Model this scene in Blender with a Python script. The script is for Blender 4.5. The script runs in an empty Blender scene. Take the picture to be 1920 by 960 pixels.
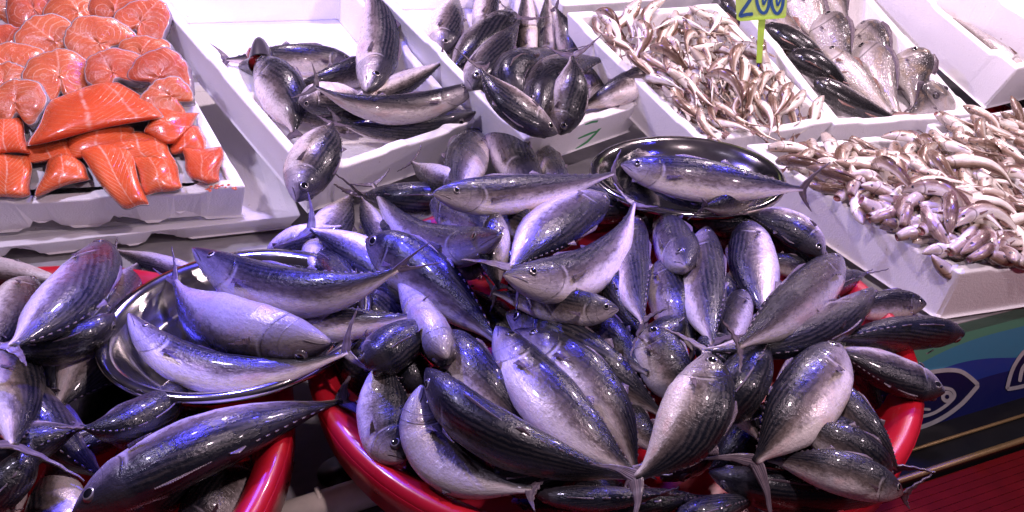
import bpy, math, random
import numpy as np
from mathutils import Vector, noise as mnoise
random.seed(7)
SC = bpy.context.scene
COL = SC.collection
R = math.radians
# ------------------------------------------------------------ camera
CAM = np.array([0.0, 0.0, 0.83]); PITCH = R(30); FPX = 1450.0
cd = bpy.data.cameras.new('camera'); cam = bpy.data.objects.new('camera', cd); COL.objects.link(cam)
cam.location = CAM.tolist(); cam.rotation_euler = (R(60), 0, 0)
cd.sensor_width = 36; cd.lens = 36 * FPX / 1920; cd.clip_start = 0.02; cd.clip_end = 100
SC.camera = cam
SC.view_settings.view_transform = 'Standard'; SC.view_settings.look = 'None'
SC.view_settings.exposure = 0.14; SC.view_settings.gamma = 1
# ------------------------------------------------------------ ambient light, lamps of the stall and added fill lamps
w = bpy.data.worlds.new('World'); SC.world = w; w.use_nodes = True
bg = w.node_tree.nodes['Background']; bg.inputs[1].default_value = 1.0
_tc = w.node_tree.nodes.new('ShaderNodeTexCoord'); _sx = w.node_tree.nodes.new('ShaderNodeSeparateXYZ'); _rp = w.node_tree.nodes.new('ShaderNodeValToRGB')
w.node_tree.links.new(_tc.outputs['Generated'], _sx.inputs[0]); w.node_tree.links.new(_sx.outputs[2], _rp.inputs[0]); w.node_tree.links.new(_rp.outputs[0], bg.inputs[0])
_e = _rp.color_ramp.elements; _e[0].position = 0.35; _e[0].color = (0.012, 0.010, 0.020, 1); _e[1].position = 0.95; _e[1].color = (0.10, 0.072, 0.115, 1)
def lamp(name, loc, col, power, size, spot=None, aim=None):
    l = bpy.data.lights.new(name, 'SPOT' if spot else 'POINT')
    l.color = col; l.energy = power; l.shadow_soft_size = size
    if spot: l.spot_size = R(spot); l.spot_blend = 0.8
    o = bpy.data.objects.new(name, l); COL.objects.link(o); o.location = loc
    if aim is not None:
        o.rotation_euler = (Vector(aim) - Vector(loc)).to_track_quat('-Z', 'Y').to_euler()
WARM = (1.0, 0.77, 0.87); BLUE = (0.07, 0.06, 1.0); LILAC = (0.78, 0.68, 1.0)
lamp('bulb_and_fill_lamp', (0.75, 1.85, 1.30), WARM, 54, 0.045)
lamp('bulb_and_fill_lamp', (-0.60, 2.35, 1.45), WARM, 58, 0.045)
lamp('bulb_and_fill_lamp', (1.55, 2.35, 1.35), WARM, 42, 0.045)
lamp('bulb_and_fill_lamp', (0.30, 0.58, 1.25), WARM, 34, 0.03)  # unseen fill lamp in front, placed to light bellies facing the camera
lamp('bulb_and_fill_lamp', (1.15, 0.45, 0.90), WARM, 20, 0.03)  # unseen lamp added low at front right to brighten the printed panel
lamp('bulb_and_fill_lamp', (-1.0, 1.0, 1.35), LILAC, 40, 0.04)
lamp('blue_lamp', (-0.60, 1.25, 0.95), BLUE, 88, 0.03, 62, (-0.36, 0.98, 0.15))
lamp('blue_lamp', (0.02, 1.55, 0.95), BLUE, 62, 0.03, 60, (0.02, 1.15, 0.15))
lamp('blue_lamp', (-0.40, 2.00, 1.15), BLUE, 22, 0.035)
lamp('blue_lamp', (0.80, 1.30, 1.00), BLUE, 42, 0.025, 70, (0.45, 1.05, 0.15))
# ------------------------------------------------------------ helpers
def vdir(u, v):
    a = (480 - v) / FPX
    return np.array([(u - 960) / FPX, math.cos(PITCH) + a * math.sin(PITCH), -math.sin(PITCH) + a * math.cos(PITCH)])
def onz(u, v, z):
    D = vdir(u, v); return CAM + D * ((z - CAM[2]) / D[2])
class Plane:
    """tilted display plane through the point seen at (u,v) at height z"""
    def __init__(s, u, v, z, tilt, yaw):
        t, y = R(tilt), R(yaw)
        s.X = np.array([math.cos(y), math.sin(y), 0]); s.Y = np.array([-math.sin(y) * math.cos(t), math.cos(y) * math.cos(t), math.sin(t)])
        s.n = np.cross(s.X, s.Y); s.p = onz(u, v, z)
    def t(s, u, v, off=0.0):
        D = vdir(u, v); return float(np.dot(s.p + s.n * off - CAM, s.n) / np.dot(D, s.n))
    def at(s, u, v, off=0.0):
        return CAM + vdir(u, v) * s.t(u, v, off)
def nz(v): return v / max(1e-9, np.linalg.norm(v))
def obj(name, V, F, mat, parent=None, smooth=True, origin=None, rest=None, mats=None, fm=None):
    me = bpy.data.meshes.new(name)
    V = np.asarray(V, float)
    if origin is None: origin = np.array(parent.location) if parent is not None else V.mean(0)
    me.from_pydata((V - origin).tolist(), [], F)
    me.validate()
    for m in (mats or [mat]): me.materials.append(m)
    if fm is not None and len(fm) == len(me.polygons): me.polygons.foreach_set('material_index', fm)
    if smooth: me.polygons.foreach_set('use_smooth', [True] * len(me.polygons))
    if rest is not None:
        a = me.attributes.new('rest', 'FLOAT_VECTOR', 'POINT')
        a.data.foreach_set('vector', np.asarray(rest, float).ravel())
    me.update()
    o = bpy.data.objects.new(name, me); COL.objects.link(o)
    if parent is not None: o.parent = parent
    else: o.location = [float(x) for x in origin]
    return o
def thing(name, label, cat, loc, group=None):
    o = bpy.data.objects.new(name, None); COL.objects.link(o); o.location = [float(x) for x in loc]
    o.empty_display_size = 0.02
    tag(o, label, cat, group); return o
def tag(o, label, cat, group=None):
    o['label'] = label; o['category'] = cat
    if group: o['group'] = group
    return o
def structure(o): o['kind'] = 'structure'; return o
def bevel(o, w=0.004, seg=2, ang=35):
    m = o.modifiers.new('bevel', 'BEVEL'); m.width = w; m.segments = seg; m.limit_method = 'ANGLE'; m.angle_limit = R(ang); m.harden_normals = False
def box_mesh(c, s, M=None):
    V = []
    for x in (-1, 1):
        for y in (-1, 1):
            for z in (-1, 1): V.append([c[0] + x * s[0] / 2, c[1] + y * s[1] / 2, c[2] + z * s[2] / 2])
    F = [(0, 1, 3, 2), (4, 6, 7, 5), (0, 4, 5, 1), (2, 3, 7, 6), (0, 2, 6, 4), (1, 5, 7, 3)]
    return V, F
def grid_faces(n, m, closed=False, off=0):
    F = []
    for i in range(n - 1):
        for j in range(m if closed else m - 1):
            F.append((off + i * m + j, off + i * m + (j + 1) % m, off + (i + 1) * m + (j + 1) % m, off + (i + 1) * m + j))
    return F
def sweep(path, rad, nseg=10, up=(0, 0, 1)):
    path = [np.asarray(p, float) for p in path]; V = []
    for i, p in enumerate(path):
        T = nz(path[min(i + 1, len(path) - 1)] - path[max(i - 1, 0)]); A = nz(np.cross(T, up)); B = np.cross(A, T)
        r = rad[i] if hasattr(rad, '__len__') else rad
        for k in range(nseg):
            a = 2 * math.pi * k / nseg; V.append(p + r * (math.cos(a) * A + math.sin(a) * B))
    F = grid_faces(len(path), nseg, True)
    F.append(tuple(range(nseg))[::-1]); F.append(tuple(range((len(path) - 1) * nseg, len(path) * nseg)))
    return V, F
# ------------------------------------------------------------ material builder
class Mt:
    def __init__(s, name):
        s.m = bpy.data.materials.new(name); s.m.use_nodes = True; s.nt = s.m.node_tree
        s.b = s.nt.nodes['Principled BSDF']
    def n(s, t, **k):
        x = s.nt.nodes.new(t)
        for a, b in k.items(): setattr(x, a, b)
        return x
    def put(s, sock, val):
        if isinstance(val, bpy.types.NodeSocket): s.nt.links.new(val, sock)
        elif isinstance(val, (tuple, list)) and len(val) == 3 and sock.type == 'RGBA': sock.default_value = (*val, 1)
        else: sock.default_value = val
    def math(s, op, a, b=0.0, c=0.0, clamp=False):
        x = s.n('ShaderNodeMath', operation=op); x.use_clamp = clamp
        s.put(x.inputs[0], a); s.put(x.inputs[1], b); s.put(x.inputs[2], c); return x.outputs[0]
    def ramp(s, v, lo, hi, smooth=True):
        x = s.n('ShaderNodeMapRange'); x.interpolation_type = 'SMOOTHSTEP' if smooth else 'LINEAR'
        s.put(x.inputs['Value'], v); s.put(x.inputs['From Min'], lo); s.put(x.inputs['From Max'], hi); return x.outputs['Result']
    def rng(s, v, a, b, c, d):
        x = s.n('ShaderNodeMapRange'); s.put(x.inputs[0], v)
        for i, q in enumerate((a, b, c, d)): s.put(x.inputs[i + 1], q)
        return x.outputs[0]
    def mix(s, f, a, b, mode='MIX'):
        x = s.n('ShaderNodeMix', data_type='RGBA', blend_type=mode)
        s.put(x.inputs[0], f); s.put(x.inputs[6], a); s.put(x.inputs[7], b); return x.outputs[2]
    def noise(s, vec, scale, detail=3, rough=0.55, dist=0.0):
        x = s.n('ShaderNodeTexNoise'); s.put(x.inputs['Vector'], vec); x.inputs['Scale'].default_value = scale
        x.inputs['Detail'].default_value = detail; x.inputs['Roughness'].default_value = rough; x.inputs['Distortion'].default_value = dist
        return x.outputs['Fac']
    def attr(s):
        x = s.n('ShaderNodeAttribute', attribute_name='rest'); return x.outputs['Vector']
    def sep(s, v):
        x = s.n('ShaderNodeSeparateXYZ'); s.put(x.inputs[0], v); return x.outputs
    def comb(s, a, b, c):
        x = s.n('ShaderNodeCombineXYZ'); s.put(x.inputs[0], a); s.put(x.inputs[1], b); s.put(x.inputs[2], c); return x.outputs[0]
    def scale(s, v, k, add=None):
        x = s.n('ShaderNodeVectorMath', operation='MULTIPLY_ADD'); s.put(x.inputs[0], v); s.put(x.inputs[1], k); s.put(x.inputs[2], add if add is not None else (0, 0, 0)); return x.outputs[0]
    def rand(s): return s.n('ShaderNodeObjectInfo').outputs['Random']
    def obj(s): return s.n('ShaderNodeTexCoord').outputs['Object']
    def bump(s, h, strength, dist):
        x = s.n('ShaderNodeBump'); s.put(x.inputs['Height'], h); x.inputs['Strength'].default_value = strength; x.inputs['Distance'].default_value = dist
        s.put(s.b.inputs['Normal'], x.outputs[0]); return x
    def set(s, **k):
        for a, b in k.items(): s.put(s.b.inputs[a.replace('_', ' ')], b)
        return s

def bonito_skin():
    M = Mt('bonito_skin'); r = M.attr(); x, y, z = M.sep(r); rnd = M.rand()
    seed = M.comb(M.math('MULTIPLY', rnd, 37.0), M.math('MULTIPLY', rnd, 11.0), 0.0)
    pv = M.scale(r, (7.0, 1.3, 1.3), seed)
    n1 = M.noise(pv, 1.0, 4); n2 = M.noise(pv, 4.0, 4, 0.65); n3 = M.noise(M.scale(r, (40, 9, 9), seed), 1.0, 3, 0.7)
    a = M.math('DIVIDE', M.math('ARCCOSINE', M.math('MINIMUM', M.math('MAXIMUM', z, -1.0), 1.0)), math.pi)   # 0 back .. 1 belly
    aw = M.math('ADD', a, M.math('MULTIPLY', M.math('SUBTRACT', n1, 0.5), 0.22))
    aw = M.math('ADD', aw, M.math('MULTIPLY', M.math('SUBTRACT', n3, 0.5), 0.16))
    back = M.math('SUBTRACT', 1.0, M.ramp(aw, 0.32, 0.54))
    belly = M.ramp(aw, 0.50, 0.68)
    flank = M.mix(n2, (0.055, 0.042, 0.038), (0.25, 0.20, 0.18))
    bel = M.mix(n2, (0.62, 0.53, 0.52), (0.95, 0.88, 0.86))
    bel = M.mix(M.math('MULTIPLY', M.ramp(n1, 0.5, 0.75), 0.6), bel, (0.60, 0.36, 0.32))
    col = M.mix(belly, flank, bel)
    bk = M.mix(n2, (0.003, 0.004, 0.008), (0.016, 0.019, 0.030))
    col = M.mix(back, col, bk)
    # oblique stripes along the upper flank
    ph = M.math('ADD', M.math('MULTIPLY', a, 15.0), M.math('MULTIPLY', x, 4.5))
    ph = M.math('ADD', ph, M.math('MULTIPLY', n1, 1.2))
    st = M.math('SINE', M.math('MULTIPLY', ph, 2 * math.pi))
    st = M.ramp(st, -0.8, 0.8)
    zone = M.math('MULTIPLY', M.math('SUBTRACT', 1.0, M.ramp(a, 0.38, 0.52)), M.math('MULTIPLY', M.ramp(x, 0.20, 0.30), M.ramp(a, 0.04, 0.14)))
    zone = M.math('MULTIPLY', zone, M.ramp(n2, 0.30, 0.5))
    lightst = M.math('MULTIPLY', M.math('MULTIPLY', zone, M.math('SUBTRACT', 1.0, st)), 0.40)
    col = M.mix(lightst, col, (0.085, 0.072, 0.07))
    col = M.mix(M.math('MULTIPLY', M.math('MULTIPLY', zone, st), 0.55), col, (0.004, 0.005, 0.009))
    # head plates
    head = M.math('SUBTRACT', 1.0, M.ramp(x, 0.20, 0.25))
    hc = M.mix(n3, (0.10, 0.085, 0.10), (0.38, 0.33, 0.35)); hc = M.mix(M.math('MULTIPLY', back, 0.9), hc, (0.012, 0.012, 0.018))
    hc = M.mix(M.math('MULTIPLY', belly, 0.6), hc, (0.45, 0.41, 0.44))
    col = M.mix(M.math('MULTIPLY', head, 0.8), col, hc)
    z2 = M.math('MULTIPLY', z, z)
    def line(c0, k, wdt):
        g = M.math('ADD', c0, M.math('MULTIPLY', z2, k))
        dd = M.math('ABSOLUTE', M.math('SUBTRACT', x, g)); return M.math('SUBTRACT', 1.0, M.ramp(dd, 0.0, wdt))
    gill = M.math('MULTIPLY', line(0.245, -0.07, 0.007), M.ramp(a, 0.22, 0.3))
    plate = M.math('MULTIPLY', line(0.175, -0.05, 0.005), M.ramp(a, 0.30, 0.36))
    mouth = M.math('SUBTRACT', 1.0, M.ramp(M.math('ABSOLUTE', M.math('ADD', z, M.math('ADD', 0.02, M.math('MULTIPLY', x, 4.5)))), 0.0, 0.10))
    mouth = M.math('MULTIPLY', mouth, M.math('SUBTRACT', 1.0, M.ramp(x, 0.075, 0.09)))
    lines = M.math('MAXIMUM', M.math('MAXIMUM', M.math('MULTIPLY', M.math('MULTIPLY', gill, 0.7), M.ramp(n2, 0.36, 0.58)), M.math('MULTIPLY', M.math('MULTIPLY', plate, 0.35), M.ramp(n3, 0.3, 0.6))), M.math('MULTIPLY', mouth, 0.9))
    col = M.mix(lines, col, (0.015, 0.01, 0.015))
    behind = M.math('MULTIPLY', line(0.262, -0.07, 0.012), 0.35)
    col = M.mix(M.math('MULTIPLY', behind, M.ramp(a, 0.3, 0.45)), col, (0.75, 0.70, 0.75))
    # blotches, blood and slime
    col = M.mix(M.math('MULTIPLY', M.ramp(n3, 0.54, 0.72), 0.22), col, (0.06, 0.045, 0.045))
    v = M.rng(rnd, 0, 1, 0.52, 1.08); col = M.mix(1.0, col, M.comb(v, v, v), 'MULTIPLY')
    lf = M.ramp(M.noise(M.scale(r, (60, 3, 3), seed), 1.0, 2, 0.5), 0.3, 0.7)
    h = M.math('ADD', M.math('MULTIPLY', n3, 0.5), M.math('MULTIPLY', n2, 0.7)); h = M.math('ADD', h, M.math('MULTIPLY', lines, -0.7)); h = M.math('ADD', h, M.math('MULTIPLY', lf, 0.12))
    M.bump(h, 0.42, 0.003)
    M.set(Base_Color=col, Roughness=M.rng(n2, 0.3, 0.7, 0.22, 0.36), Metallic=M.math('MULTIPLY', M.math('SUBTRACT', 1.0, back), 0.15),
          Coat_Weight=0.22, Coat_Roughness=0.06)
    M.b.inputs['Specular IOR Level'].default_value = 0.32
    return M.m
def fin_mat(name, c1, c2):
    M = Mt(name); r = M.attr(); x, y, z = M.sep(r)
    rays = M.math('SINE', M.math('MULTIPLY', y, 150.0)); n = M.noise(M.scale(r, (3, 3, 3)), 3.0, 3)
    col = M.mix(M.ramp(n, 0.35, 0.62), c1, c2); col = M.mix(M.math('MULTIPLY', M.ramp(rays, -0.2, 0.9), 0.22), col, c1); col = M.mix(M.math('MULTIPLY', n, 0.5), col, c1)
    M.bump(rays, 0.3, 0.0006); M.set(Base_Color=col, Roughness=0.32); M.b.inputs['Subsurface Weight'].default_value = 0.0
    return M.m
def plain(name, c, rough=0.4, metal=0.0, coat=0.0):
    M = Mt(name); n = M.noise(M.obj(), 30.0, 3); k = M.rng(n, 0.3, 0.7, 0.82, 1.08)
    M.set(Base_Color=M.mix(1.0, c, M.comb(k, k, k), 'MULTIPLY'), Roughness=rough, Metallic=metal, Coat_Weight=coat); return M.m
def small_skin(name, back_c, flank_c, belly_c, dark, scales=False):
    M = Mt(name); r = M.attr(); x, y, z = M.sep(r); rnd = M.rand()
    seed = M.comb(M.math('MULTIPLY', rnd, 41.0), M.math('MULTIPLY', rnd, 17.0), 0.0)
    n1 = M.noise(M.scale(r, (5, 1.2, 1.2), seed), 1.0, 4); n2 = M.noise(M.scale(r, (24, 6, 6), seed), 1.0, 3, 0.7)
    q = M.math('ADD', z, M.math('MULTIPLY', M.math('SUBTRACT', n1, 0.5), 0.9))
    q = M.math('ADD', q, M.rng(rnd, 0, 1, -0.35, 0.45))
    col = M.mix(M.ramp(q, -0.05, 0.45), belly_c, flank_c); col = M.mix(M.ramp(q, 0.35, 0.95), col, back_c)
    col = M.mix(M.math('MULTIPLY', M.ramp(n2, 0.52, 0.75), 0.55), col, dark)
    head = M.math('SUBTRACT', 1.0, M.ramp(x, 0.16, 0.26)); col = M.mix(M.math('MULTIPLY', head, 0.55), col, M.mix(n2, back_c, flank_c))
    g = M.math('SUBTRACT', 1.0, M.ramp(M.math('ABSOLUTE', M.math('SUBTRACT', x, M.math('SUBTRACT', 0.25, M.math('MULTIPLY', M.math('MULTIPLY', z, z), 0.06)))), 0.0, 0.018))
    col = M.mix(M.math('MULTIPLY', g, 0.7), col, dark)
    inside = M.math('LESS_THAN', x, -0.001); col = M.mix(inside, col, M.mix(n2, (0.10, 0.02, 0.02), (0.42, 0.16, 0.15)))
    hb = M.math('ADD', n1, M.math('MULTIPLY', n2, 0.6))
    if scales:
        vo = M.n('ShaderNodeTexVoronoi'); M.put(vo.inputs['Vector'], M.scale(r, (38, 9, 9))); vo.inputs['Scale'].default_value = 1.0
        sc = M.ramp(vo.outputs['Distance'], 0.15, 0.65); sc = M.math('MULTIPLY', sc, M.ramp(x, 0.22, 0.30))
        col = M.mix(M.math('MULTIPLY', sc, 0.28), col, dark); hb = M.math('SUBTRACT', hb, M.math('MULTIPLY', sc, 0.8))
        col = M.mix(M.math('MULTIPLY', M.ramp(n1, 0.5, 0.7), 0.4), col, (0.42, 0.30, 0.18))
    M.bump(hb, 0.5, 0.002)
    M.set(Base_Color=col, Roughness=M.rng(n2, 0.3, 0.7, 0.16, 0.36), Metallic=0.12, Coat_Weight=0.5, Coat_Roughness=0.08)
    return M.m
def foam_mat():
    M = Mt('polystyrene_foam'); o = M.obj()
    v = M.n('ShaderNodeTexVoronoi'); M.put(v.inputs['Vector'], o); v.inputs['Scale'].default_value = 260
    n = M.noise(o, 9.0, 4); st = M.noise(o, 3.0, 5, 0.7)
    col = M.mix(n, (0.82, 0.80, 0.82), (0.92, 0.90, 0.92)); col = M.mix(M.math('MULTIPLY', M.ramp(st, 0.60, 0.78), 0.30), col, (0.52, 0.40, 0.34))
    sp = M.noise(o, 60.0, 2); col = M.mix(M.math('MULTIPLY', M.ramp(sp, 0.74, 0.78), 0.5), col, (0.35, 0.26, 0.22))
    M.bump(M.math('ADD', v.outputs['Distance'], M.math('MULTIPLY', n, 1.5)), 0.35, 0.0015)
    M.set(Base_Color=col, Roughness=0.42); return M.m
def steel_mat():
    M = Mt('stainless_steel'); o = M.obj(); n = M.noise(o, 14, 4, 0.6); s = M.noise(M.scale(o, (1, 1, 20)), 20, 2)
    M.bump(n, 0.05, 0.002); M.set(Base_Color=M.mix(n, (0.36, 0.35, 0.34), (0.48, 0.46, 0.45)), Metallic=1.0, Roughness=M.rng(n, 0.3, 0.7, 0.10, 0.20)); return M.m
def red_mat():
    M = Mt('red_plastic'); o = M.obj(); n = M.noise(o, 12, 4, 0.6)
    M.bump(n, 0.12, 0.002); M.set(Base_Color=M.mix(n, (0.36, 0.006, 0.014), (0.46, 0.010, 0.022)), Roughness=M.rng(n, 0.3, 0.7, 0.24, 0.42), Coat_Weight=0.25, Coat_Roughness=0.1); return M.m
def salmon_mat(name, base, deep, fat, lines):
    M = Mt(name); r = M.attr(); x, y, z = M.sep(r); rnd = M.rand()
    seed = M.comb(M.math('MULTIPLY', rnd, 31.0), M.math('MULTIPLY', rnd, 19.0), 0.0)
    n1 = M.noise(M.scale(r, (1.5, 1.5, 1.5), seed), 1.0, 4); n2 = M.noise(M.scale(r, (9, 9, 9), seed), 1.0, 4, 0.65)
    col = M.mix(n1, deep, base)
    if lines == 'steak':   # curved muscle sheets either side of the backbone
        rad = M.math('POWER', M.math('ADD', M.math('MULTIPLY', M.math('SUBTRACT', M.math('ABSOLUTE', x), 0.42), M.math('SUBTRACT', M.math('ABSOLUTE', x), 0.42)), M.math('MULTIPLY', y, y)), 0.5)
        ph = M.math('ADD', M.math('MULTIPLY', rad, 5.5), M.math('MULTIPLY', n1, 1.6))
        cen = M.math('SUBTRACT', 1.0, M.ramp(M.math('ABSOLUTE', M.math('ADD', x, M.math('MULTIPLY', M.math('SUBTRACT', n1, 0.5), 0.15))), 0.0, 0.05))
        hor = M.math('SUBTRACT', 1.0, M.ramp(M.math('ABSOLUTE', M.math('ADD', y, M.math('MULTIPLY', M.math('SUBTRACT', n2, 0.5), 0.12))), 0.0, 0.04))
        cen = M.math('MAXIMUM', M.math('MULTIPLY', cen, 0.8), M.math('MULTIPLY', hor, 0.4))
    else:
        ph = M.math('ADD', M.math('MULTIPLY', M.math('ADD', y, M.math('MULTIPLY', M.math('ABSOLUTE', M.math('SUBTRACT', x, 0.5)), 0.9)), 11.0), M.math('MULTIPLY', n1, 1.8))
        cen = M.math('SUBTRACT', 1.0, M.ramp(M.math('ABSOLUTE', M.math('SUBTRACT', x, M.math('ADD', 0.46, M.math('MULTIPLY', M.math('SUBTRACT', n1, 0.5), 0.16)))), 0.0, 0.032))
        c2 = M.math('SUBTRACT', 1.0, M.ramp(M.math('ABSOLUTE', M.math('SUBTRACT', x, M.math('ADD', 0.80, M.math('MULTIPLY', M.math('SUBTRACT', n1, 0.5), 0.2)))), 0.0, 0.022))
        cen = M.math('MAXIMUM', cen, M.math('MULTIPLY', c2, 0.7))
    ln = M.ramp(M.math('SINE', M.math('MULTIPLY', ph, 2 * math.pi)), 0.72, 1.0)
    col = M.mix(M.math('MULTIPLY', M.math('MULTIPLY', ln, 0.45), M.ramp(n1, 0.35, 0.62)), col, fat)
    col = M.mix(M.math('MULTIPLY', M.math('MULTIPLY', cen, 0.8), M.ramp(n2, 0.32, 0.62)), col, (0.80, 0.46, 0.34))
    col = M.mix(M.math('MULTIPLY', M.ramp(n2, 0.56, 0.75), 0.4), col, (0.75, 0.30, 0.24))
    # z<0 : skin side, z in 0..0.1 : pale fat border under the skin
    col = M.mix(M.ramp(z, -0.45, -0.2), M.mix(n2, (0.10, 0.10, 0.12), (0.50, 0.47, 0.48)), M.mix(M.ramp(z, -0.15, 0.12), (0.72, 0.58, 0.54), col))
    if lines != 'steak': col = M.mix(M.math('MULTIPLY', M.ramp(rnd, 0.3, 0.9), 0.55), col, M.mix(1.0, col, (0.80, 0.42, 0.55), 'MULTIPLY'))
    else: col = M.mix(M.math('MULTIPLY', M.ramp(rnd, 0.3, 0.9), 0.6), col, M.mix(1.0, col, (0.88, 0.62, 0.80), 'MULTIPLY'))
    M.bump(M.math('ADD', M.math('MULTIPLY', n2, 0.8), M.math('MULTIPLY', ln, 0.25)), 0.45, 0.003)
    M.set(Base_Color=col, Roughness=M.rng(n2, 0.3, 0.7, 0.16, 0.36), Coat_Weight=0.4, Coat_Roughness=0.08)
    M.b.inputs['Subsurface Weight'].default_value = 0.12; M.b.inputs['Subsurface Radius'].default_value = (0.02, 0.005, 0.002); M.b.inputs['Subsurface Scale'].default_value = 0.5
    return M.m
SKIN = bonito_skin()
FIN = fin_mat('dark_fin', (0.05, 0.038, 0.055), (0.20, 0.15, 0.17))
FIN_BROWN = fin_mat('brown_fin', (0.12, 0.06, 0.05), (0.34, 0.20, 0.16))
PUPIL = plain('eye_pupil', (0.004, 0.004, 0.006), 0.05, 0, 1.0)
IRIS = plain('eye_ring', (0.30, 0.28, 0.26), 0.25, 0.5)
IRIS_DARK = plain('eye_rim', (0.06, 0.05, 0.06), 0.2)
GILLRED = plain('gill_flesh', (0.22, 0.012, 0.015), 0.2, 0, 0.6)
FOAM = foam_mat(); STEEL = steel_mat(); RED = red_mat()
WHITING = small_skin('whiting_skin', (0.13, 0.075, 0.05), (0.40, 0.29, 0.22), (0.90, 0.84, 0.76), (0.08, 0.04, 0.03))
BREAM = small_skin('bream_skin', (0.05, 0.045, 0.045), (0.32, 0.28, 0.26), (0.70, 0.65, 0.62), (0.04, 0.035, 0.035), True)
DARKFISH = small_skin('grey_fish_skin', (0.012, 0.012, 0.013), (0.035, 0.03, 0.03), (0.30, 0.26, 0.24), (0.01, 0.01, 0.01))
SALMON = salmon_mat('salmon_steak_flesh', (0.66, 0.20, 0.075), (0.44, 0.065, 0.028), (0.80, 0.44, 0.28), 'steak')
FILLET = salmon_mat('salmon_fillet_flesh', (0.80, 0.17, 0.045), (0.56, 0.06, 0.02), (0.90, 0.50, 0.32), 'fillet')

# ------------------------------------------------------------ crates
def crate(name, corners, plane, h, label, wall=0.025, taper=0.93, notch=0.010, floor=0.018, arch=False, group='white foam crates', solid=False, toff=0.0):
    """corners: near-left, near-right, far-right, far-left of the top rim, on the display plane"""
    T = [plane.at(u, v, toff) for u, v in corners]; c = sum(T) / 4; n = plane.n
    I = []
    for i in range(4):
        a, b = nz(T[(i + 1) % 4] - T[i]), nz(T[i - 1] - T[i])
        s = math.sqrt(max(1e-4, 1 - np.dot(a, b) ** 2)); I.append(T[i] + (a + b) * wall / s)
    def prof(t, L):   # rim height along one side: raised corner blocks, lower middle
        e = min(t, 1 - t) * L; k = 1 / (1 + math.exp(-(e - 0.075) / 0.0035)); m = 1 / (1 + math.exp(-(abs(t - .5) * L - 0.03) / 0.003))
        return -notch * k * (0.45 + 0.55 * m)
    def low(t, L):
        if not arch: return 0.0
        d1 = min(abs(t * L - x) for x in (0.10, 0.27, 0.40)); return 0.022 * (1 / (1 + math.exp((d1 - 0.028) / 0.003)))
    V, st = [], []
    for i in range(4):
        A, B = T[i], T[(i + 1) % 4]; a, b = I[i], I[(i + 1) % 4]; L = np.linalg.norm(B - A); N = 40
        for k in range(N):
            t = k / N; O = A + (B - A) * t; q = a + (b - a) * t
            ob = c + (O - c) * taper - n * (h - low(t, L)); qb = c + (q - c) * (taper * 0.985) - n * (h - floor)
            up = n * prof(t, L)
            V += [ob, O + up - n * 0.0, q + up, qb]; st.append(1)
    S = len(st); F = []
    for s in range(S):
        s2 = (s + 1) % S
        for k in range(3): F.append((4 * s + k, 4 * s + k + 1, 4 * s2 + k + 1, 4 * s2 + k))
    F.append(tuple(4 * s + 3 for s in range(S))); F.append(tuple(4 * s for s in range(S))[::-1])
    if solid: pass
    o = obj(name, V, F, FOAM, smooth=False); bevel(o, 0.0055, 3, 40)
    tag(o, label, 'crate', group); return o
PA = Plane(462, 350, .158, 20, 8.6); PB = Plane(580, 326, .17, 20, 41); PC = Plane(985, 262, .18, 20, 41)
PD = Plane(1312, 266, .16, 20, 20); PG = Plane(1800, 512, .127, 3, 20); PFR = Plane(1908, 130, .25, 20, 24); PH = Plane(1835, 330, .13, 8, 20)
HA, HB, HC, HD, HG = .115, .135, .12, .12, .115
QA = [(-60, 382), (462, 350), (227, -60), (-260, -60)]
QB = [(582, 328), (893, 226), (650, -50), (255, -50)]
QC = [(985, 262), (1225, 185), (975, -60), (668, -60)]
QD = [(1312, 266), (1565, 228), (1345, 5), (1062, 22)]
QE = [(1566, 234), (1830, 214), (1610, -40), (1352, -40)]
QG = [(1800, 512), (2060, 476), (1850, 238), (1398, 270)]
QH = [(1842, 330), (2080, 312), (1985, 190), (1738, 232)]
QF = [(1908, 130), (2230, 60), (1950, -190), (1600, -120)]
crate('foam_crate', QA, PA, HA, 'white foam crate heaped with orange salmon pieces', arch=True)
crate('foam_crate', QB, PB, HB, 'white foam crate holding bonitos, with a long violet lit left side wall')
crate('foam_crate', QC, PC, HC, 'white foam crate with a green handwritten 7 on its front wall')
crate('foam_crate', QD, PD, HD, 'white foam crate of small whiting in front of the green price tag', notch=0.005)
crate('foam_crate', QE, PD, HD, 'white foam crate holding grey sea bream and long dark fish', notch=0.006)
crate('foam_crate', QG, PG, HG, 'white foam crate overflowing with small whiting beside the red basin', notch=0.006)
crate('foam_crate', QH, PH, .10, 'white foam crate with a fan of small whiting below the raised crate', notch=0.0, wall=0.016)
crate('foam_crate', QF, PFR, .15, 'raised foam crate at the right with a slim silvery fish inside', notch=0.014)
crate('foam_crate', [(1056, 10), (1345, -8), (1200, -150), (900, -130)], Plane(1056, 10, .32, 20, 20), .12, 'foam crate edge at the top behind the whiting crate', notch=0.0)
PL = Plane(560, 402, .052, 4, 14)
crate('foam_crate', [(-90, 474), (566, 404), (470, 150), (-120, 170)], PL, .045, 'low foam crate lying under the salmon crate', notch=0.0, arch=True, floor=0.035)
PFR2 = Plane(1930, 40, .34, 20, 24)
crate('foam_crate', [(2000, 66), (2330, 0), (2050, -200), (1740, -85)], PFR2, .13, 'foam crate at the top right corner behind the raised crate', notch=0.014)

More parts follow.
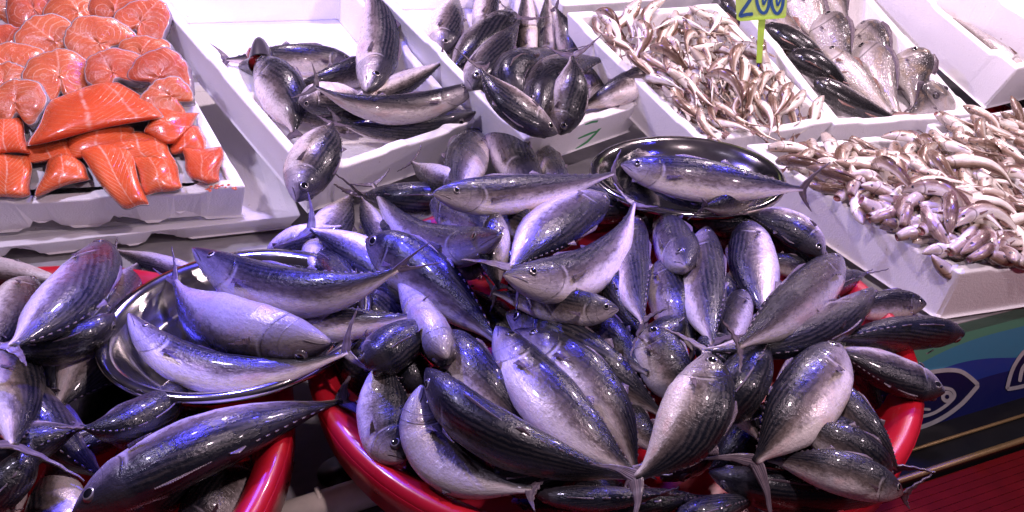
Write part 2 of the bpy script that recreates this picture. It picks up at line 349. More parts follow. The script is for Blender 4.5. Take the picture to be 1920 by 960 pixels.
# green handwritten 7 on the crate wall
def wall_plane(corners, plane, h, i0, i1, taper=0.93):
    T = [plane.at(u, v) for u, v in corners]; c = sum(T) / 4
    a, b = T[i0], T[i1]; lo = c + (a - c) * taper - plane.n * h
    n = nz(np.cross(b - a, lo - a)); 
    if np.dot(n, CAM - a) < 0: n = -n
    return a, n
def ray_plane(u, v, p, n, off=0.0):
    D = vdir(u, v); return CAM + D * (np.dot(p + n * off - CAM, n) / np.dot(D, n))
INK = plain('green_marker_ink', (0.06, 0.36, 0.12), 0.6)
p, n = wall_plane(QC, PC, HC, 0, 1)
def ribbon(pts, wpx, proj, thick):
    V = []; k = len(pts)
    for i, q in enumerate(pts):
        q = np.array(q, float); a = np.array(pts[max(0, i - 1)], float); b = np.array(pts[min(k - 1, i + 1)], float)
        t = (b - a) / np.linalg.norm(b - a); m = np.array([-t[1], t[0]]); ww = wpx * (0.55 if i in (0, k - 1) else 1) / 2
        for s in (-1, 1): V.append(proj(*(q + m * ww * s), thick))
        for s in (-1, 1): V.append(proj(*(q + m * ww * s), 0.0004))
    F = []
    for i in range(k - 1):
        a = 4 * i; b = a + 4; F += [(a, a + 1, b + 1, b), (a + 2, a, b, b + 2), (a + 1, a + 3, b + 3, b + 1)]
    return V, F
pj = lambda u, v, o: ray_plane(u, v, p, n, o)
V, F = [], []
for st in ([(1097, 234), (1110, 229), (1124, 227), (1136, 222)], [(1136, 222), (1129, 236), (1116, 251), (1101, 266), (1079, 280)], [(1084, 260), (1098, 254), (1110, 249), (1122, 245)]):
    v_, f_ = ribbon(st, 3.6, pj, 0.0012); F += [tuple(i + len(V) for i in q) for q in f_]; V += v_
tag(obj('handwritten_number', V, F, INK, smooth=False), 'green hand drawn 7 on the front of a foam crate', 'writing')

# ------------------------------------------------------------ table, panel, floor
TABLE = plain('grey_table_top', (0.42, 0.41, 0.42), 0.45)
e0 = onz(1690, 632, 0)[:2]; ydir = np.array([-math.sin(R(20)), math.cos(R(20))]); xdir = np.array([math.cos(R(20)), math.sin(R(20))])
def slab(name, P2, z0, z1, mat, parent=None):
    k = len(P2); V = [[x, y, z1] for x, y in P2] + [[x, y, z0] for x, y in P2]
    F = [tuple(range(k)), tuple(range(k, 2 * k))[::-1]] + [(i, k + i, k + (i + 1) % k, (i + 1) % k) for i in range(k)]
    return obj(name, V, F, mat, parent, smooth=False)
tp = [e0 - xdir * 0.06, e0 + xdir * 1.6, e0 + xdir * 1.6 + ydir * 2.6, e0 - xdir * 3.2 + ydir * 2.6, e0 - xdir * 3.2 + ydir * .15 - np.array([0, 0.1]), np.array([-0.9, 1.21]), np.array([-.45, 1.24]), np.array([-.2, 1.40]), np.array([.15, 1.53]), np.array([.45, 1.47]), np.array([.66, 1.28])]
stall = thing('market_stall', 'stall counter with a green and blue printed front under the foam crates', 'stall', (*e0, 0))
o = slab('table_top', tp, -0.03, -0.002, TABLE, stall)
# wedge that props the tilted crates
def panel_pt(s, z, off=0.0): q = e0 + xdir * s - ydir * off; return np.array([q[0], q[1], z])
def panel_mat():
    M = Mt('printed_front'); x, y, z = M.sep(M.attr())
    wv = lambda a, b, c, d: M.math('ADD', a, M.math('ADD', M.math('MULTIPLY', x, b), M.math('MULTIPLY', M.math('SINE', M.math('MULTIPLY', M.math('ADD', x, c), d)), 0.03)))
    gr = (0.10, 0.34, 0.22); te = (0.05, 0.28, 0.44); bl = (0.012, 0.05, 0.34); nv = (0.005, 0.010, 0.14)
    c = M.mix(M.math('LESS_THAN', z, wv(-0.125, 0.25, 0.06, 9)), gr, te); c = M.mix(M.math('LESS_THAN', z, wv(-0.145, 0.05, 0.0, 10)), c, bl)
    c = M.mix(M.math('LESS_THAN', z, wv(-0.235, 0.16, 0.0, 8)), c, nv)
    n = M.noise(M.obj(), 40, 3); M.set(Base_Color=M.mix(M.math('MULTIPLY', n, 0.15), c, (0.1, 0.12, 0.14)), Roughness=0.38); return M.m
PANEL = panel_mat(); WHITE = plain('printed_white', (0.55, 0.56, 0.58), 0.4); NAVY = plain('printed_navy', (0.006, 0.008, 0.07), 0.4); TEALP = plain('printed_blue', (0.012, 0.05, 0.26), 0.4)
V, F, rs = [], [], []
for i in range(2):
    for j, (zz) in enumerate((-0.004, -0.30)):
        s = (-0.1, 1.6)[i]
        V += [panel_pt(s, zz, 0.0), panel_pt(s, zz, -0.02)]; rs += [(s, 0, zz)] * 2
F = [(0, 4, 6, 2), (1, 3, 7, 5), (0, 1, 5, 4), (2, 6, 7, 3)]
obj('printed_panel', V, F, PANEL, stall, smooth=False, rest=rs)
pn = np.array([-ydir[0], -ydir[1], 0.0]); pp = np.array([*e0, 0.0])
pj2 = lambda u, v, o: ray_plane(u, v, pp, pn, o)
def decal(poly, mat, off, name):
    k = len(poly); V = [pj2(u, v, off) for u, v in poly] + [pj2(u, v, 0.0003) for u, v in poly]
    F = [tuple(range(k))] + [(i, (i + 1) % k, k + (i + 1) % k, k + i) for i in range(k)]
    return obj(name, V, F, mat, stall, smooth=False)
def curve2(pts, n=8):
    out = []; P_ = [pts[0]] + list(pts) + [pts[-1]]
    for i in range(1, len(P_) - 2):
        p0, p1, p2, p3 = [np.array(q, float) for q in P_[i - 1:i + 3]]
        for k in range(n):
            t = k / n; out.append(0.5 * ((2 * p1) + (-p0 + p2) * t + (2 * p0 - 5 * p1 + 4 * p2 - p3) * t * t + (-p0 + 3 * p1 - 3 * p2 + p3) * t ** 3))
    out.append(np.array(pts[-1], float)); return out
up_ = curve2([(1640, 745), (1700, 712), (1750, 697), (1800, 696), (1835, 722)]); lo_ = curve2([(1835, 722), (1800, 760), (1755, 790), (1700, 808), (1640, 812)])
decal(up_ + lo_[1:], NAVY, 0.0012, 'fish_emblem')
for pts, wpx, nm in ((up_, 8, 'emblem_outline'), (lo_, 8, 'emblem_outline'), (curve2([(1640, 782), (1700, 784), (1750, 775), (1787, 748), (1786, 732), (1768, 727)]), 6, 'emblem_outline'), (curve2([(1640, 764), (1700, 765), (1745, 768)]), 5, 'emblem_outline')):
    v_, f_ = ribbon(pts, wpx, pj2, 0.0022); obj(nm, v_, f_, WHITE, stall, smooth=False)
for r_, m_, of in ((11.5, WHITE, 0.0026), (4, NAVY, 0.0034)):
    decal([(1776 + r_ * math.cos(a * math.pi / 10), 744 + r_ * math.sin(a * math.pi / 10)) for a in range(20)], m_, of, 'emblem_eye')
up2 = curve2([(1888, 730), (1900, 690), (1925, 655), (1960, 640), (2010, 660)]); lo2 = curve2([(2010, 660), (1970, 700), (1925, 722), (1888, 730)])
decal(up2 + lo2[1:-1], NAVY, 0.0012, 'fish_emblem')
for pts in (up2, lo2, curve2([(1912, 716), (1918, 690), (1935, 672)])):
    v_, f_ = ribbon(pts, 7, pj2, 0.0022); obj('emblem_outline', v_, f_, WHITE, stall, smooth=False)
BLACK = plain('black_trim', (0.010, 0.010, 0.011), 0.35); BRASS = plain('brass_edge', (0.30, 0.20, 0.09), 0.45, 0.5)
pa = [e0 - xdir * 0.6 - ydir * 0.012, e0 + xdir * 1.6 - ydir * 0.012, e0 + xdir * 1.6 - ydir * -0.03, e0 - xdir * 0.6 - ydir * -0.03]
ZP = -0.262
V = []
# floor: dark plinth step then ribbed red mat
structure(slab('floor', [np.array([-6, -2.]), np.array([7, -2.]), np.array([7, 7.]), np.array([-6, 7.])], -0.50, -0.46, BLACK))
plinth = slab('plinth', [e0 - xdir * 0.8 - ydir * 0.10, e0 + xdir * 1.8 - ydir * 0.10, e0 + xdir * 1.8 + ydir * .05, e0 - xdir * 0.8 + ydir * .05], -0.36, -0.262, BLACK)
tag(plinth, 'low black plinth running under the printed stall front', 'plinth')
v_, f_ = sweep([panel_pt(-0.8, -0.262 + .004, 0.045), panel_pt(1.8, -0.262 + .004, 0.045)], 0.0035); obj('seam_strip', v_, f_, BRASS, plinth)
v_, f_ = sweep([panel_pt(-0.8, -0.262 + .003, 0.098), panel_pt(1.8, -0.262 + .003, 0.098)], 0.006); obj('brass_edging', v_, f_, BRASS, plinth)
# ribbed mat
MATRED = plain('red_rubber', (0.13, 0.003, 0.005), 0.8)
MATRED.node_tree.nodes['Principled BSDF'].inputs['Specular IOR Level'].default_value = 0.15
V, F = [], []; NR = 110; pit = 0.015
for i in range(NR):
    base = 0.105 + i * pit
    for q, zz in ((0, -0.020), (0.14, 0.004), (0.80, 0.004)):
        for s in (-1.2, 1.8): V.append(panel_pt(s, -0.285 + zz, base + q * pit))
for i in range(NR * 3 - 1): F.append((2 * i, 2 * i + 1, 2 * i + 3, 2 * i + 2))
mt = obj('ribbed_mat', V, F, MATRED, smooth=False); tag(mt, 'red ribbed rubber mat on the floor in front of the stall', 'mat')
mt.modifiers.new('s', 'SOLIDIFY').thickness = 0.003

# shelf under the basins and the cream pipe frame
shelf = slab('basin_shelf', [np.array([-1.6, -0.2]), np.array([0.05, -0.2]), np.array([0.40, 0.80]), np.array([0.2, 1.3]), np.array([-1.6, 1.16])], -0.05, -0.036, plain('grey_shelf', (0.16, 0.15, 0.16), 0.5))
tag(shelf, 'grey shelf under the red basins, seen between them', 'shelf')
CREAM = plain('cream_pipe', (0.62, 0.56, 0.48), 0.4)
fr = thing('pipe_frame', 'cream plastic pipe frame below the gap between the red basins', 'frame', onz(640, 935, 0.0))
v_, f_ = sweep([onz(470, 992, 0.0), onz(720, 912, 0.0), onz(950, 870, 0.0)], 0.022, 16); obj('pipe', v_, f_, CREAM, fr)
v_, f_ = sweep([onz(596, 946, 0.0), onz(604, 943.5, 0.0)], 0.0235, 16); obj('pipe_joint', v_, f_, CREAM, fr)
a = onz(636, 885, -0.034); tag(obj('drain_hole', *sweep([a, a + np.array([0, 0, 0.003])], 0.032, 24, up=(0, 1, 0)), BLACK), 'round black hole in the grey shelf beside the red basin', 'hole')

# ------------------------------------------------------------ basins and trays (lathes)
def lathe(c, prof, n=96):
    V = [];
    for r_, z_ in prof:
        for k in range(n):
            a = 2 * math.pi * k / n; V.append([c[0] + r_ * math.cos(a), c[1] + r_ * math.sin(a), z_])
    F = [tuple(reversed(q)) for q in grid_faces(len(prof), n, True)]
    F.append(tuple(range(n))); F.append(tuple(range((len(prof) - 1) * n, len(prof) * n))[::-1]); return V, F
def basin(name, c, r_, label):
    t = thing(name, label, 'basin', (c[0], c[1], -0.036), 'red plastic basins full of bonitos')
    v_, f_ = lathe(c, [(r_ - 0.115, -0.034), (r_ - 0.09, -0.034), (r_ - 0.07, -0.02), (r_ - 0.03, 0.075), (r_ - 0.022, 0.105), (r_ + 0.004, 0.108), (r_ + 0.006, 0.100), (r_ + 0.012, 0.101), (r_ + 0.014, 0.116), (r_ + 0.009, 0.127), (r_, 0.130), (r_ - 0.010, 0.126), (r_ - 0.026, 0.112), (r_ - 0.040, 0.075), (r_ - 0.078, -0.012), (r_ - 0.10, -0.022), (r_ - 0.13, -0.024)])
    o = obj('bowl', v_, f_, RED, t)
    # flat rolled skirt
    v_, f_ = lathe(c, [(r_ + 0.0125, 0.118), (r_ + 0.0145, 0.116), (r_ + 0.009, 0.062), (r_ + 0.006, 0.062), (r_ + 0.010, 0.116)]); f_ = f_[:-2]; n_ = 96
    f_ += [tuple(reversed(q)) for q in [(4 * n_ + k, 4 * n_ + (k + 1) % n_, (k + 1) % n_, k) for k in range(n_)]]
    obj('rim_skirt', v_, f_, RED, t)
MB_C, MB_R = (0.149, 1.03), 0.455
LB_C, LB_R = (-0.775, 0.70), 0.475
basin('plastic_basin', MB_C, MB_R, 'round red plastic basin piled high with bonitos in the foreground')
basin('plastic_basin', LB_C, LB_R, 'red plastic basin left of the big pile, under two steel trays')
def tray(c, r_, z, label, depth=0.042):
    prof = [(r_ - .045, z - depth - .0015), (r_ - .016, z - .010), (r_ - .012, z - .004), (r_ + .000, z - .010), (r_ + .006, z - .008), (r_ + .0075, z - .001), (r_ + .003, z + .004), (r_ - .006, z + .0035), (r_ - .014, z - .002), (r_ - .020, z - .012), (r_ - .046, z - depth), (r_ - .06, z - depth - .0003)]
    o = obj('steel_tray', *lathe(c, prof, 128), STEEL); tag(o, label, 'tray', 'round stainless steel trays'); return o
T1C, T1Z = (-0.408, 0.959), 0.175
T2C, T2Z = (0.349, 1.427), 0.20
T3C, T3Z = (-0.66, 0.91), 0.13
tray(T1C, 0.190, T1Z, 'shiny steel tray with four pale bonitos between the two red basins')
tray(T2C, 0.186, T2Z, 'steel tray at the back of the pile below the green 7 crate')
tray(T3C, 0.190, T3Z, 'dark steel tray half hidden under the front steel tray and fish')

# ------------------------------------------------------------ the depth each fish has to keep, per view cell
GU, GV, CELL = 640, 340, 4; U0, V0 = -320, -200
BUF = np.full((GV, GU), 9.9)
def bread(u, v):
    i, j = int((v - V0) / CELL), int((u - U0) / CELL)
    return BUF[i, j] if 0 <= i < GV and 0 <= j < GU else 9.9
def bput(u, v, t):
    i, j = int((v - V0) / CELL), int((u - U0) / CELL)
    if 0 <= i < GV and 0 <= j < GU and t < BUF[i, j]: BUF[i, j] = t
def bed_dome(c, rad, z0, z1):
    def f(u, v):
        z = z0
        for _ in range(4):
            q = onz(u, v, z); d2 = ((q[0] - c[0]) ** 2 + (q[1] - c[1]) ** 2) / rad ** 2; z = z0 + (z1 - z0) * max(0.0, 1 - d2)
        D = vdir(u, v); return (z - CAM[2]) / D[2]
    return f
def bed_flat(z): return lambda u, v: (z - CAM[2]) / vdir(u, v)[2]
BED = {'M': bed_dome(MB_C, 0.46, 0.105, 0.180), 'MF': bed_dome(MB_C, 0.46, 0.06, 0.10), 'L': bed_dome(LB_C, 0.45, 0.04, 0.07),
       'T1': bed_flat(T1Z - 0.042), 'T2': bed_flat(T2Z - 0.042), 'T3': bed_flat(T3Z - 0.03),
       'B': lambda u, v: PB.t(u, v, -HB + .035), 'C': lambda u, v: PC.t(u, v, -HC + .045), 'E': lambda u, v: PD.t(u, v, -HD + .06),
       'F': lambda u, v: PFR.t(u, v, -.10), 'R': bed_flat(0.150)}
def cavity(quad, plane, h, fl):
    T = [plane.at(u, v) for u, v in quad]; c = sum(T) / 4; pl = []
    for i in range(4):
        A, B_ = T[i], T[(i + 1) % 4]; lo = c + (A - c) * .93 - plane.n * h; n_ = nz(np.cross(B_ - A, lo - A))
        if np.dot(n_, c - A) < 0: n_ = -n_
        pl.append((A + n_ * .028, n_))
    pl.append((plane.p - plane.n * (h - fl), plane.n))
    def f(u, v):
        D = vdir(u, v); te = 9.9
        for p_, n_ in pl:
            if np.dot(n_, D) < -1e-4: te = min(te, float(np.dot(p_ - CAM, n_) / np.dot(D, n_)))
        return max(te, plane.t(u, v, .004))
    return f
BED['B'] = cavity(QB, PB, HB, .03); BED['C'] = cavity(QC, PC, HC, .045); BED['E'] = cavity(QE, PD, HD, .05)
def splat_disc(c, r_, z):
    for i in range(GV):
        for j in range(GU):
            u, v = U0 + j * CELL, V0 + i * CELL; q = onz(u, v, z)
            if q[1] > 0 and (q[0] - c[0]) ** 2 + (q[1] - c[1]) ** 2 < r_ * r_: bput(u, v, (z - CAM[2]) / vdir(u, v)[2])

# ------------------------------------------------------------ fish bodies
def interp(tab, s): return float(np.interp(s, [a for a, b in tab], [b for a, b in tab]))
def smooth_tab(tab):
    xs = np.linspace(0, 1, 121); ys = np.interp(xs, [a for a, b in tab], [b for a, b in tab])
    k = np.array([1, 3, 4, 3, 1.]); k /= k.sum(); y2 = np.convolve(np.pad(ys, 2, mode='edge'), k, 'valid'); y2[0] = ys[0]
    return list(zip(xs, y2))
KIND = {
 'bonito': dict(h=smooth_tab([(0, .07), (.02, .21), (.06, .41), (.12, .64), (.2, .84), (.3, .96), (.4, 1), (.5, .99), (.6, .92), (.7, .77), (.8, .54), (.88, .33), (.94, .18), (1, .11)]), wr=.72, skin=None, asp=.125),
 'bream': dict(h=smooth_tab([(0, .10), (.04, .42), (.1, .70), (.18, .92), (.3, 1), (.42, .98), (.55, .84), (.7, .56), (.82, .30), (.92, .19), (1, .20)]), wr=.45, skin=None, asp=.21),
 'slim': dict(h=smooth_tab([(0, .15), (.04, .45), (.12, .75), (.25, .97), (.4, 1), (.6, .9), (.78, .62), (.9, .36), (1, .26)]), wr=.8, skin=None, asp=.09),
}
S_ = np.concatenate([np.linspace(0, .28, 17)[:-1], np.linspace(.28, 1, 26)]); NRING = 26
def loft(cs, Ds, Ls, hs, wsc, sref, kind, origin, parent, mat, name='body', head_open=False):
    V, rest = [], []; sd_ = float(cs[0][0] * 31 % 17); lump = .055; asym = .04
    for i, s in enumerate(sref):
        for k in range(NRING):
            a = 2 * math.pi * k / NRING; ca, sa = math.cos(a), math.sin(a)
            fy = math.copysign(abs(sa) ** 0.92, sa); fz = ca
            hh = hs[i]; ww = wsc[i]
            if kind == 'bonito' and .08 < s < .30:     # raised gill cover
                g = .235 - .06 * ca * ca; k2 = 1 / (1 + math.exp((s - g) / .006)); ww *= 0.965 + 0.05 * k2 if abs(ca) < .95 else 1
            if kind in ('bonito', 'bream'):
                q_ = 1 + lump * mnoise.noise(Vector((s * 5 + sd_, ca * 1.1, sa * 1.1))) + .012 * mnoise.noise(Vector((s * 16 + sd_, ca * 3, sa * 3)))
                hh = hh * q_ * (1 + asym * (-1 if ca > 0 else 1)); ww = ww * q_
            V.append(cs[i] + Ds[i] * hh * fz + Ls[i] * ww * fy); rest.append((s, fy, fz))
    F = grid_faces(len(sref), NRING, True)
    V.append(cs[0]); rest.append((sref[0], 0, 0)); V.append(cs[-1]); rest.append((1, 0, 0)); n = len(sref) * NRING
    for k in range(NRING): F.append((k, n, (k + 1) % NRING)); F.append((n - NRING + k, n - NRING + (k + 1) % NRING, n + 1))
    F = [tuple(reversed(q)) for q in F]
    return obj(name, V, F, mat, parent, rest=rest)
def blade(pts, widths, thick, nrm, parent, name, mat, ragged=0.0, rnd=random):
    """a thin tapering fin along pts; widths: list of vectors to the trailing side"""
    V, rest = [], []; n = len(pts); m = 9
    for i in range(n):
        for j in range(m):
            t = j / (m - 1); w_ = widths[i] * t
            if ragged and j == m - 1 : w_ = w_ * (1 - ragged * rnd.random())
            q = pts[i] + w_
            V.append(q + nrm * thick * (1 - .7 * t)); rest.append((i / n, i / n + 0.0, t))
    for i in range(n):
        for j in range(m):
            V.append(V[i * m + j] - nrm * thick * 2 * (1 - .7 * j / (m - 1))); rest.append(rest[i * m + j])
    F = grid_faces(n, m) + [tuple(reversed(q)) for q in grid_faces(n, m, off=n * m)]; o2 = n * m
    for i in range(n - 1): F += [(i * m, (i + 1) * m, o2 + (i + 1) * m, o2 + i * m), (i * m + m - 1, o2 + i * m + m - 1, o2 + (i + 1) * m + m - 1, (i + 1) * m + m - 1)]
    for j in range(m - 1): F += [(j, o2 + j, o2 + j + 1, j + 1), ((n - 1) * m + j, (n - 1) * m + j + 1, o2 + (n - 1) * m + j + 1, o2 + (n - 1) * m + j)]
    return obj(name, V, F, mat, parent, rest=rest)
def eye(c, nrm, ax, r_, parent):
    A = nz(ax - nrm * np.dot(ax, nrm)); B = np.cross(nrm, A); V = [c + nrm * r_ * 0.42]; n = 20; F, fm = [], []
    prof = [(.30, .41, 0), (.56, .35, 0), (.60, .34, 1), (.72, .28, 1), (.76, .26, 2), (1.0, .0, 2), (1.05, -.5, 2)]
    for rr, hh, _ in prof:
        for k in range(n): a = 2 * math.pi * k / n; V.append(c + nrm * r_ * hh + r_ * rr * (math.cos(a) * A + math.sin(a) * B))
    for k in range(n): F.append((0, 1 + k, 1 + (k + 1) % n)); fm.append(0)
    for i in range(len(prof) - 1):
        for k in range(n):
            F.append((1 + i * n + k, 1 + (i + 1) * n + k, 1 + (i + 1) * n + (k + 1) % n, 1 + i * n + (k + 1) % n)); fm.append(prof[i + 1][2])
    return obj('eye', V, F, None, parent, mats=[PUPIL, IRIS, IRIS_DARK], fm=fm)
def fish(label, head, mid, tail, W, roll, bed='M', kind='bonito', mat=None, name='bonito', cat='fish', group='bonitos', tail_fin=1.0, flop=0.0, lift=0.0,
         dz=(0, 0), ev=None, open_mouth=False, press=0.78, fins=True, fan=1.0, limit=None):
    K = KIND[kind]; rnd = random.Random(hash((head, tail)) & 0xffff)
    h0, m0, t0 = [np.array(q, float) for q in (head, mid, tail)]
    cen = lambda s: h0 * (2 * (s - .5) * (s - 1)) + m0 * (4 * s * (1 - s)) + t0 * (2 * s * (s - .5))
    cr, sr = math.cos(R(roll)), math.sin(R(roll))
    vis = math.hypot(cr, K['wr'] * sr); lat = math.hypot(sr, K['wr'] * cr)     # visible / along-view half extents over hh
    ss = np.linspace(0.02, 1, 17); req = []
    bedf = BED[bed] if isinstance(bed, str) else bed
    for s in ss:
        u, v = cen(s); du = cen(min(1, s + .02)) - cen(max(0, s - .02)); nn = np.array([-du[1], du[0]]) / max(1e-6, np.hypot(*du))
        k = interp(K['h'], s); b = bedf(u, v); rr = k * W / 2 / FPX * b / vis * lat
        tt = b - rr * 0.9
        for wv in (-.55, 0, .55):
            q = bread(u + nn[0] * wv * W / 2 * k, v + nn[1] * wv * W / 2 * k)
            if q < 9: tt = min(tt, q - rr * (math.sqrt(1 - wv * wv)) * press + rr * .12)
        req.append(tt)
    req = np.array(req); wts = np.ones(len(ss)); A = np.c_[np.ones(len(ss)), ss, ss ** 2]
    co = np.linalg.lstsq(A, req, rcond=None)[0]; co[2] = max(-.12, min(.12, co[2]))
    A2 = A[:, :2]; co[:2] = np.linalg.lstsq(A2, req - co[2] * ss ** 2, rcond=None)[0]
    co[0] += np.percentile(req - A @ co, 18) - lift
    tf = lambda s: co[0] + co[1] * s + co[2] * s * s - (dz[0] * (1 - s) + dz[1] * s)
    if limit is not None:      # a slack body cannot stand on end: flatten it towards its own height
        zz = lambda s, f_: CAM[2] + vdir(*cen(s))[2] * f_(s)
        pa, pb = CAM + vdir(*cen(0.)) * tf(0.), CAM + vdir(*cen(1.)) * tf(1.); dzz = abs(pa[2] - pb[2]); hor = math.hypot(*(pa - pb)[:2])
        if dzz > limit * hor:
            zm = zz(.5, tf) + .15 * (dzz - limit * hor) * .5; tf0 = tf; lam = 0.0
            for lam in np.linspace(0, 1, 41):
                tq = lambda s, l_=lam: tf0(s) * (1 - l_) + l_ * (zm - CAM[2]) / vdir(*cen(s))[2]
                qa, qb = CAM + vdir(*cen(0.)) * tq(0.), CAM + vdir(*cen(1.)) * tq(1.)
                if abs(qa[2] - qb[2]) <= limit * math.hypot(*(qa - qb)[:2]): break
            tf = tq
    tm = tf(.4); H = W / 2 / FPX * tm / vis; root = CAM + vdir(*cen(.5)) * tf(.5)
    C3 = [CAM + vdir(*cen(s)) * tf(s) for s in S_]; Lr = sum(np.linalg.norm(C3[i + 1] - C3[i]) for i in range(len(C3) - 1))
    e = thing(name, label, cat, root, group)
    Ds, Ls, hs, wl = [], [], [], []
    for i, s in enumerate(S_):
        T = nz(C3[max(0, i - 1)] - C3[min(len(C3) - 1, i + 1)]); Vw = nz(CAM - C3[i]); Vw = nz(Vw - T * np.dot(Vw, T)); Sd = np.cross(Vw, T)
        D = cr * Sd + sr * Vw; L_ = np.cross(D, T); k = interp(K['h'], s)
        Ds.append(D); Ls.append(L_); hs.append(H * k * (1.0 if s < .93 else 1)); wl.append(H * K['wr'] * k * (1 if s < .85 else 1 - (s - .85) * 2.5))
    skin = mat or SKIN
    loft(C3, Ds, Ls, hs, wl, S_, kind, None, e, skin)
    Lf = H / K['asp']    # true fish length for the fin sizes
    def surf(s, a, side):
        i = int(np.argmin(abs(S_ - s))); return C3[i] + Ds[i] * hs[i] * math.cos(a) + Ls[i] * side * wl[i] * abs(math.sin(a)) ** .92, i
    es = {'bonito': .105, 'bream': .11, 'slim': .10}[kind]; er = {'bonito': .026, 'bream': .034, 'slim': .020}[kind] * Lf * (H / (Lf * K['asp']))
    for side in (-1, 1):
        q, i = surf(es, R(66), side); nrm = nz(Ls[i] * side * .95 + Ds[i] * .38 + nz(C3[i - 1] - C3[i + 1]) * .22)
        eye(q - nrm * er * 0.16, nrm, Ds[i], er, e)
    FM = FIN if kind != 'slim' else FIN_BROWN
    Tt = nz(C3[-1] - C3[-3]); tw = rnd.uniform(-.55, .55); D, L_ = Ds[-1] * math.cos(tw) + Ls[-1] * math.sin(tw), Ls[-1] * math.cos(tw) - Ds[-1] * math.sin(tw); base = C3[-1] - Tt * 0.008
    if tail_fin:
        V_all = []
        for sg in (-1, 1):
            n = 12; span = Lf * 0.15 * tail_fin * (.85 + .3 * rnd.random()); pts, wd = [], []
            fl = flop + (rnd.random() - .5) * .5
            for i in range(n):
                t = i / (n - 1); sweep_ = .135 * Lf * tail_fin * (t ** 1.25) + .01 * Lf * t
                out = sg * (span * (t ** .92) * fan) + sg * H * .06
                q = base + Tt * (sweep_ * (1.5 if fan < .6 else 1) + 0.0) + D * out + L_ * (fl * .045 * Lf * t * t)
                pts.append(q); wv = Lf * (.052 * (1 - t) ** 1.1 + .006 * math.sin(9 * t) * (1 - t)) + .001
                wd.append(Tt * wv - D * sg * wv * .35)
            bl = (pts, wd); V_all.append(bl)
        VV, RR, FF = [], [], []
        for pts, wd in V_all:
            n = len(pts); m = 8; b0 = len(VV)
            for i in range(n):
                rg = 1 - .45 * rnd.random()
                for j in range(m):
                    t = j / (m - 1); VV.append(pts[i] + wd[i] * t * (rg if j == m - 1 else 1) + L_ * (.0008 * math.sin(i * 2.1) + 0.0011 * (1 - .6 * t))); RR.append((.1, t * .33 + .02 * i / n, t))
            for i in range(n):
                for j in range(m): VV.append(VV[b0 + i * m + j] - L_ * .0022 * (1 - .6 * j / (m - 1))); RR.append(RR[b0 + i * m + j])
            o2 = b0 + n * m; FF += grid_faces(n, m, off=b0) + [tuple(reversed(q)) for q in grid_faces(n, m, off=o2)]
            for i in range(n - 1): FF += [(b0 + i * m, b0 + (i + 1) * m, o2 + (i + 1) * m, o2 + i * m), (b0 + i * m + m - 1, o2 + i * m + m - 1, o2 + (i + 1) * m + m - 1, b0 + (i + 1) * m + m - 1)]
        obj('tail_fin', VV, FF, FM, e, rest=RR)
    if fins:
        for side in (-1, 1):
            q, i = surf(.275, R(97), side); Tb = nz(C3[i + 1] - C3[i - 1]); nrm = nz(Ls[i] * side)
            n = 7; ln = Lf * .095; pts = [q + nrm * (.001 + .0035 * math.sin(math.pi * k / (n - 1))) + Tb * ln * k / (n - 1) + Ds[i] * (-.0 + .004 * k / (n - 1)) for k in range(n)]
            # keep the fin hugging the side
            pts2, wd = [], []
            for k in range(n):
                t = k / (n - 1); ii = min(len(C3) - 1, int(np.argmin(abs(S_ - (.275 + .095 * t * .95))))); a = R(97 - 6 * t)
                b_ = C3[ii] + Ds[ii] * hs[ii] * math.cos(a) + Ls[ii] * side * wl[ii] * abs(math.sin(a)) ** .92
                pts2.append(b_ + nrm * (.0022 + .006 * t)); wd.append(-Ds[ii] * Lf * (.026 * (1 - t) ** .8 + .002) + nrm * .0005)
            blade(pts2, wd, .0007, nrm, e, 'pectoral_fin', FM)
        # dorsal and anal rows with finlets
        for nm, sg, spans in (('dorsal_fin', 1, [(.30, .50, .018), (.56, .62, .030)] + [(.66 + .036 * k, .66 + .036 * k + .018, .0065) for k in range(8)]),
                              ('anal_fin', -1, [(.62, .68, .028)] + [(.71 + .034 * k, .71 + .034 * k + .017, .0065) for k in range(7)])):
            if kind == 'slim': spans = [(.3, .5, .04), (.6, .8, .03)]
            if kind == 'bream': spans = [(.25, .75, .05)] if sg > 0 else [(.55, .75, .05)]
            VV, FF, RR = [], [], []
            for (a_, b_, hgt) in spans:
                k0 = len(VV); m = 5
                for j in range(m):
                    t = j / (m - 1); s = a_ + (b_ - a_) * t; fi = np.interp(s, S_, np.arange(len(S_))); i = int(fi); f2 = fi - i; i2 = min(i + 1, len(S_) - 1)
                    P_ = C3[i] * (1 - f2) + C3[i2] * f2; Dd = Ds[i]; hh = (hs[i] * (1 - f2) + hs[i2] * f2); Tb = nz(C3[i2] - C3[max(0, i - 1)])
                    b3 = P_ + Dd * sg * hh * .96; tip = hgt * Lf * ((1 - t) * .9 + .1) * (.25 if j == 0 else 1)
                    if kind == 'bream': tip = hgt * Lf * math.sin(math.pi * (t * .8 + .15))
                    lean = (.5 if b_ - a_ < .1 else .1) * tip
                    for sd in (-1, 1):
                        VV.append(b3 + Ls[i] * sd * .0011); RR.append((.1, s * 5, 0)); VV.append(b3 + Dd * sg * tip + Tb * lean + Ls[i] * (sd * .0003 + tip * .25 * math.sin(e.location.x * 50))); RR.append((.1, s * 5, 1))
                for j in range(m - 1):
                    a0 = k0 + 4 * j; b0 = a0 + 4; FF += [(a0, b0, b0 + 1, a0 + 1), (a0 + 2, a0 + 3, b0 + 3, b0 + 2), (a0 + 1, b0 + 1, b0 + 3, a0 + 3)]
            obj(nm, VV, FF, FM, e, rest=RR)
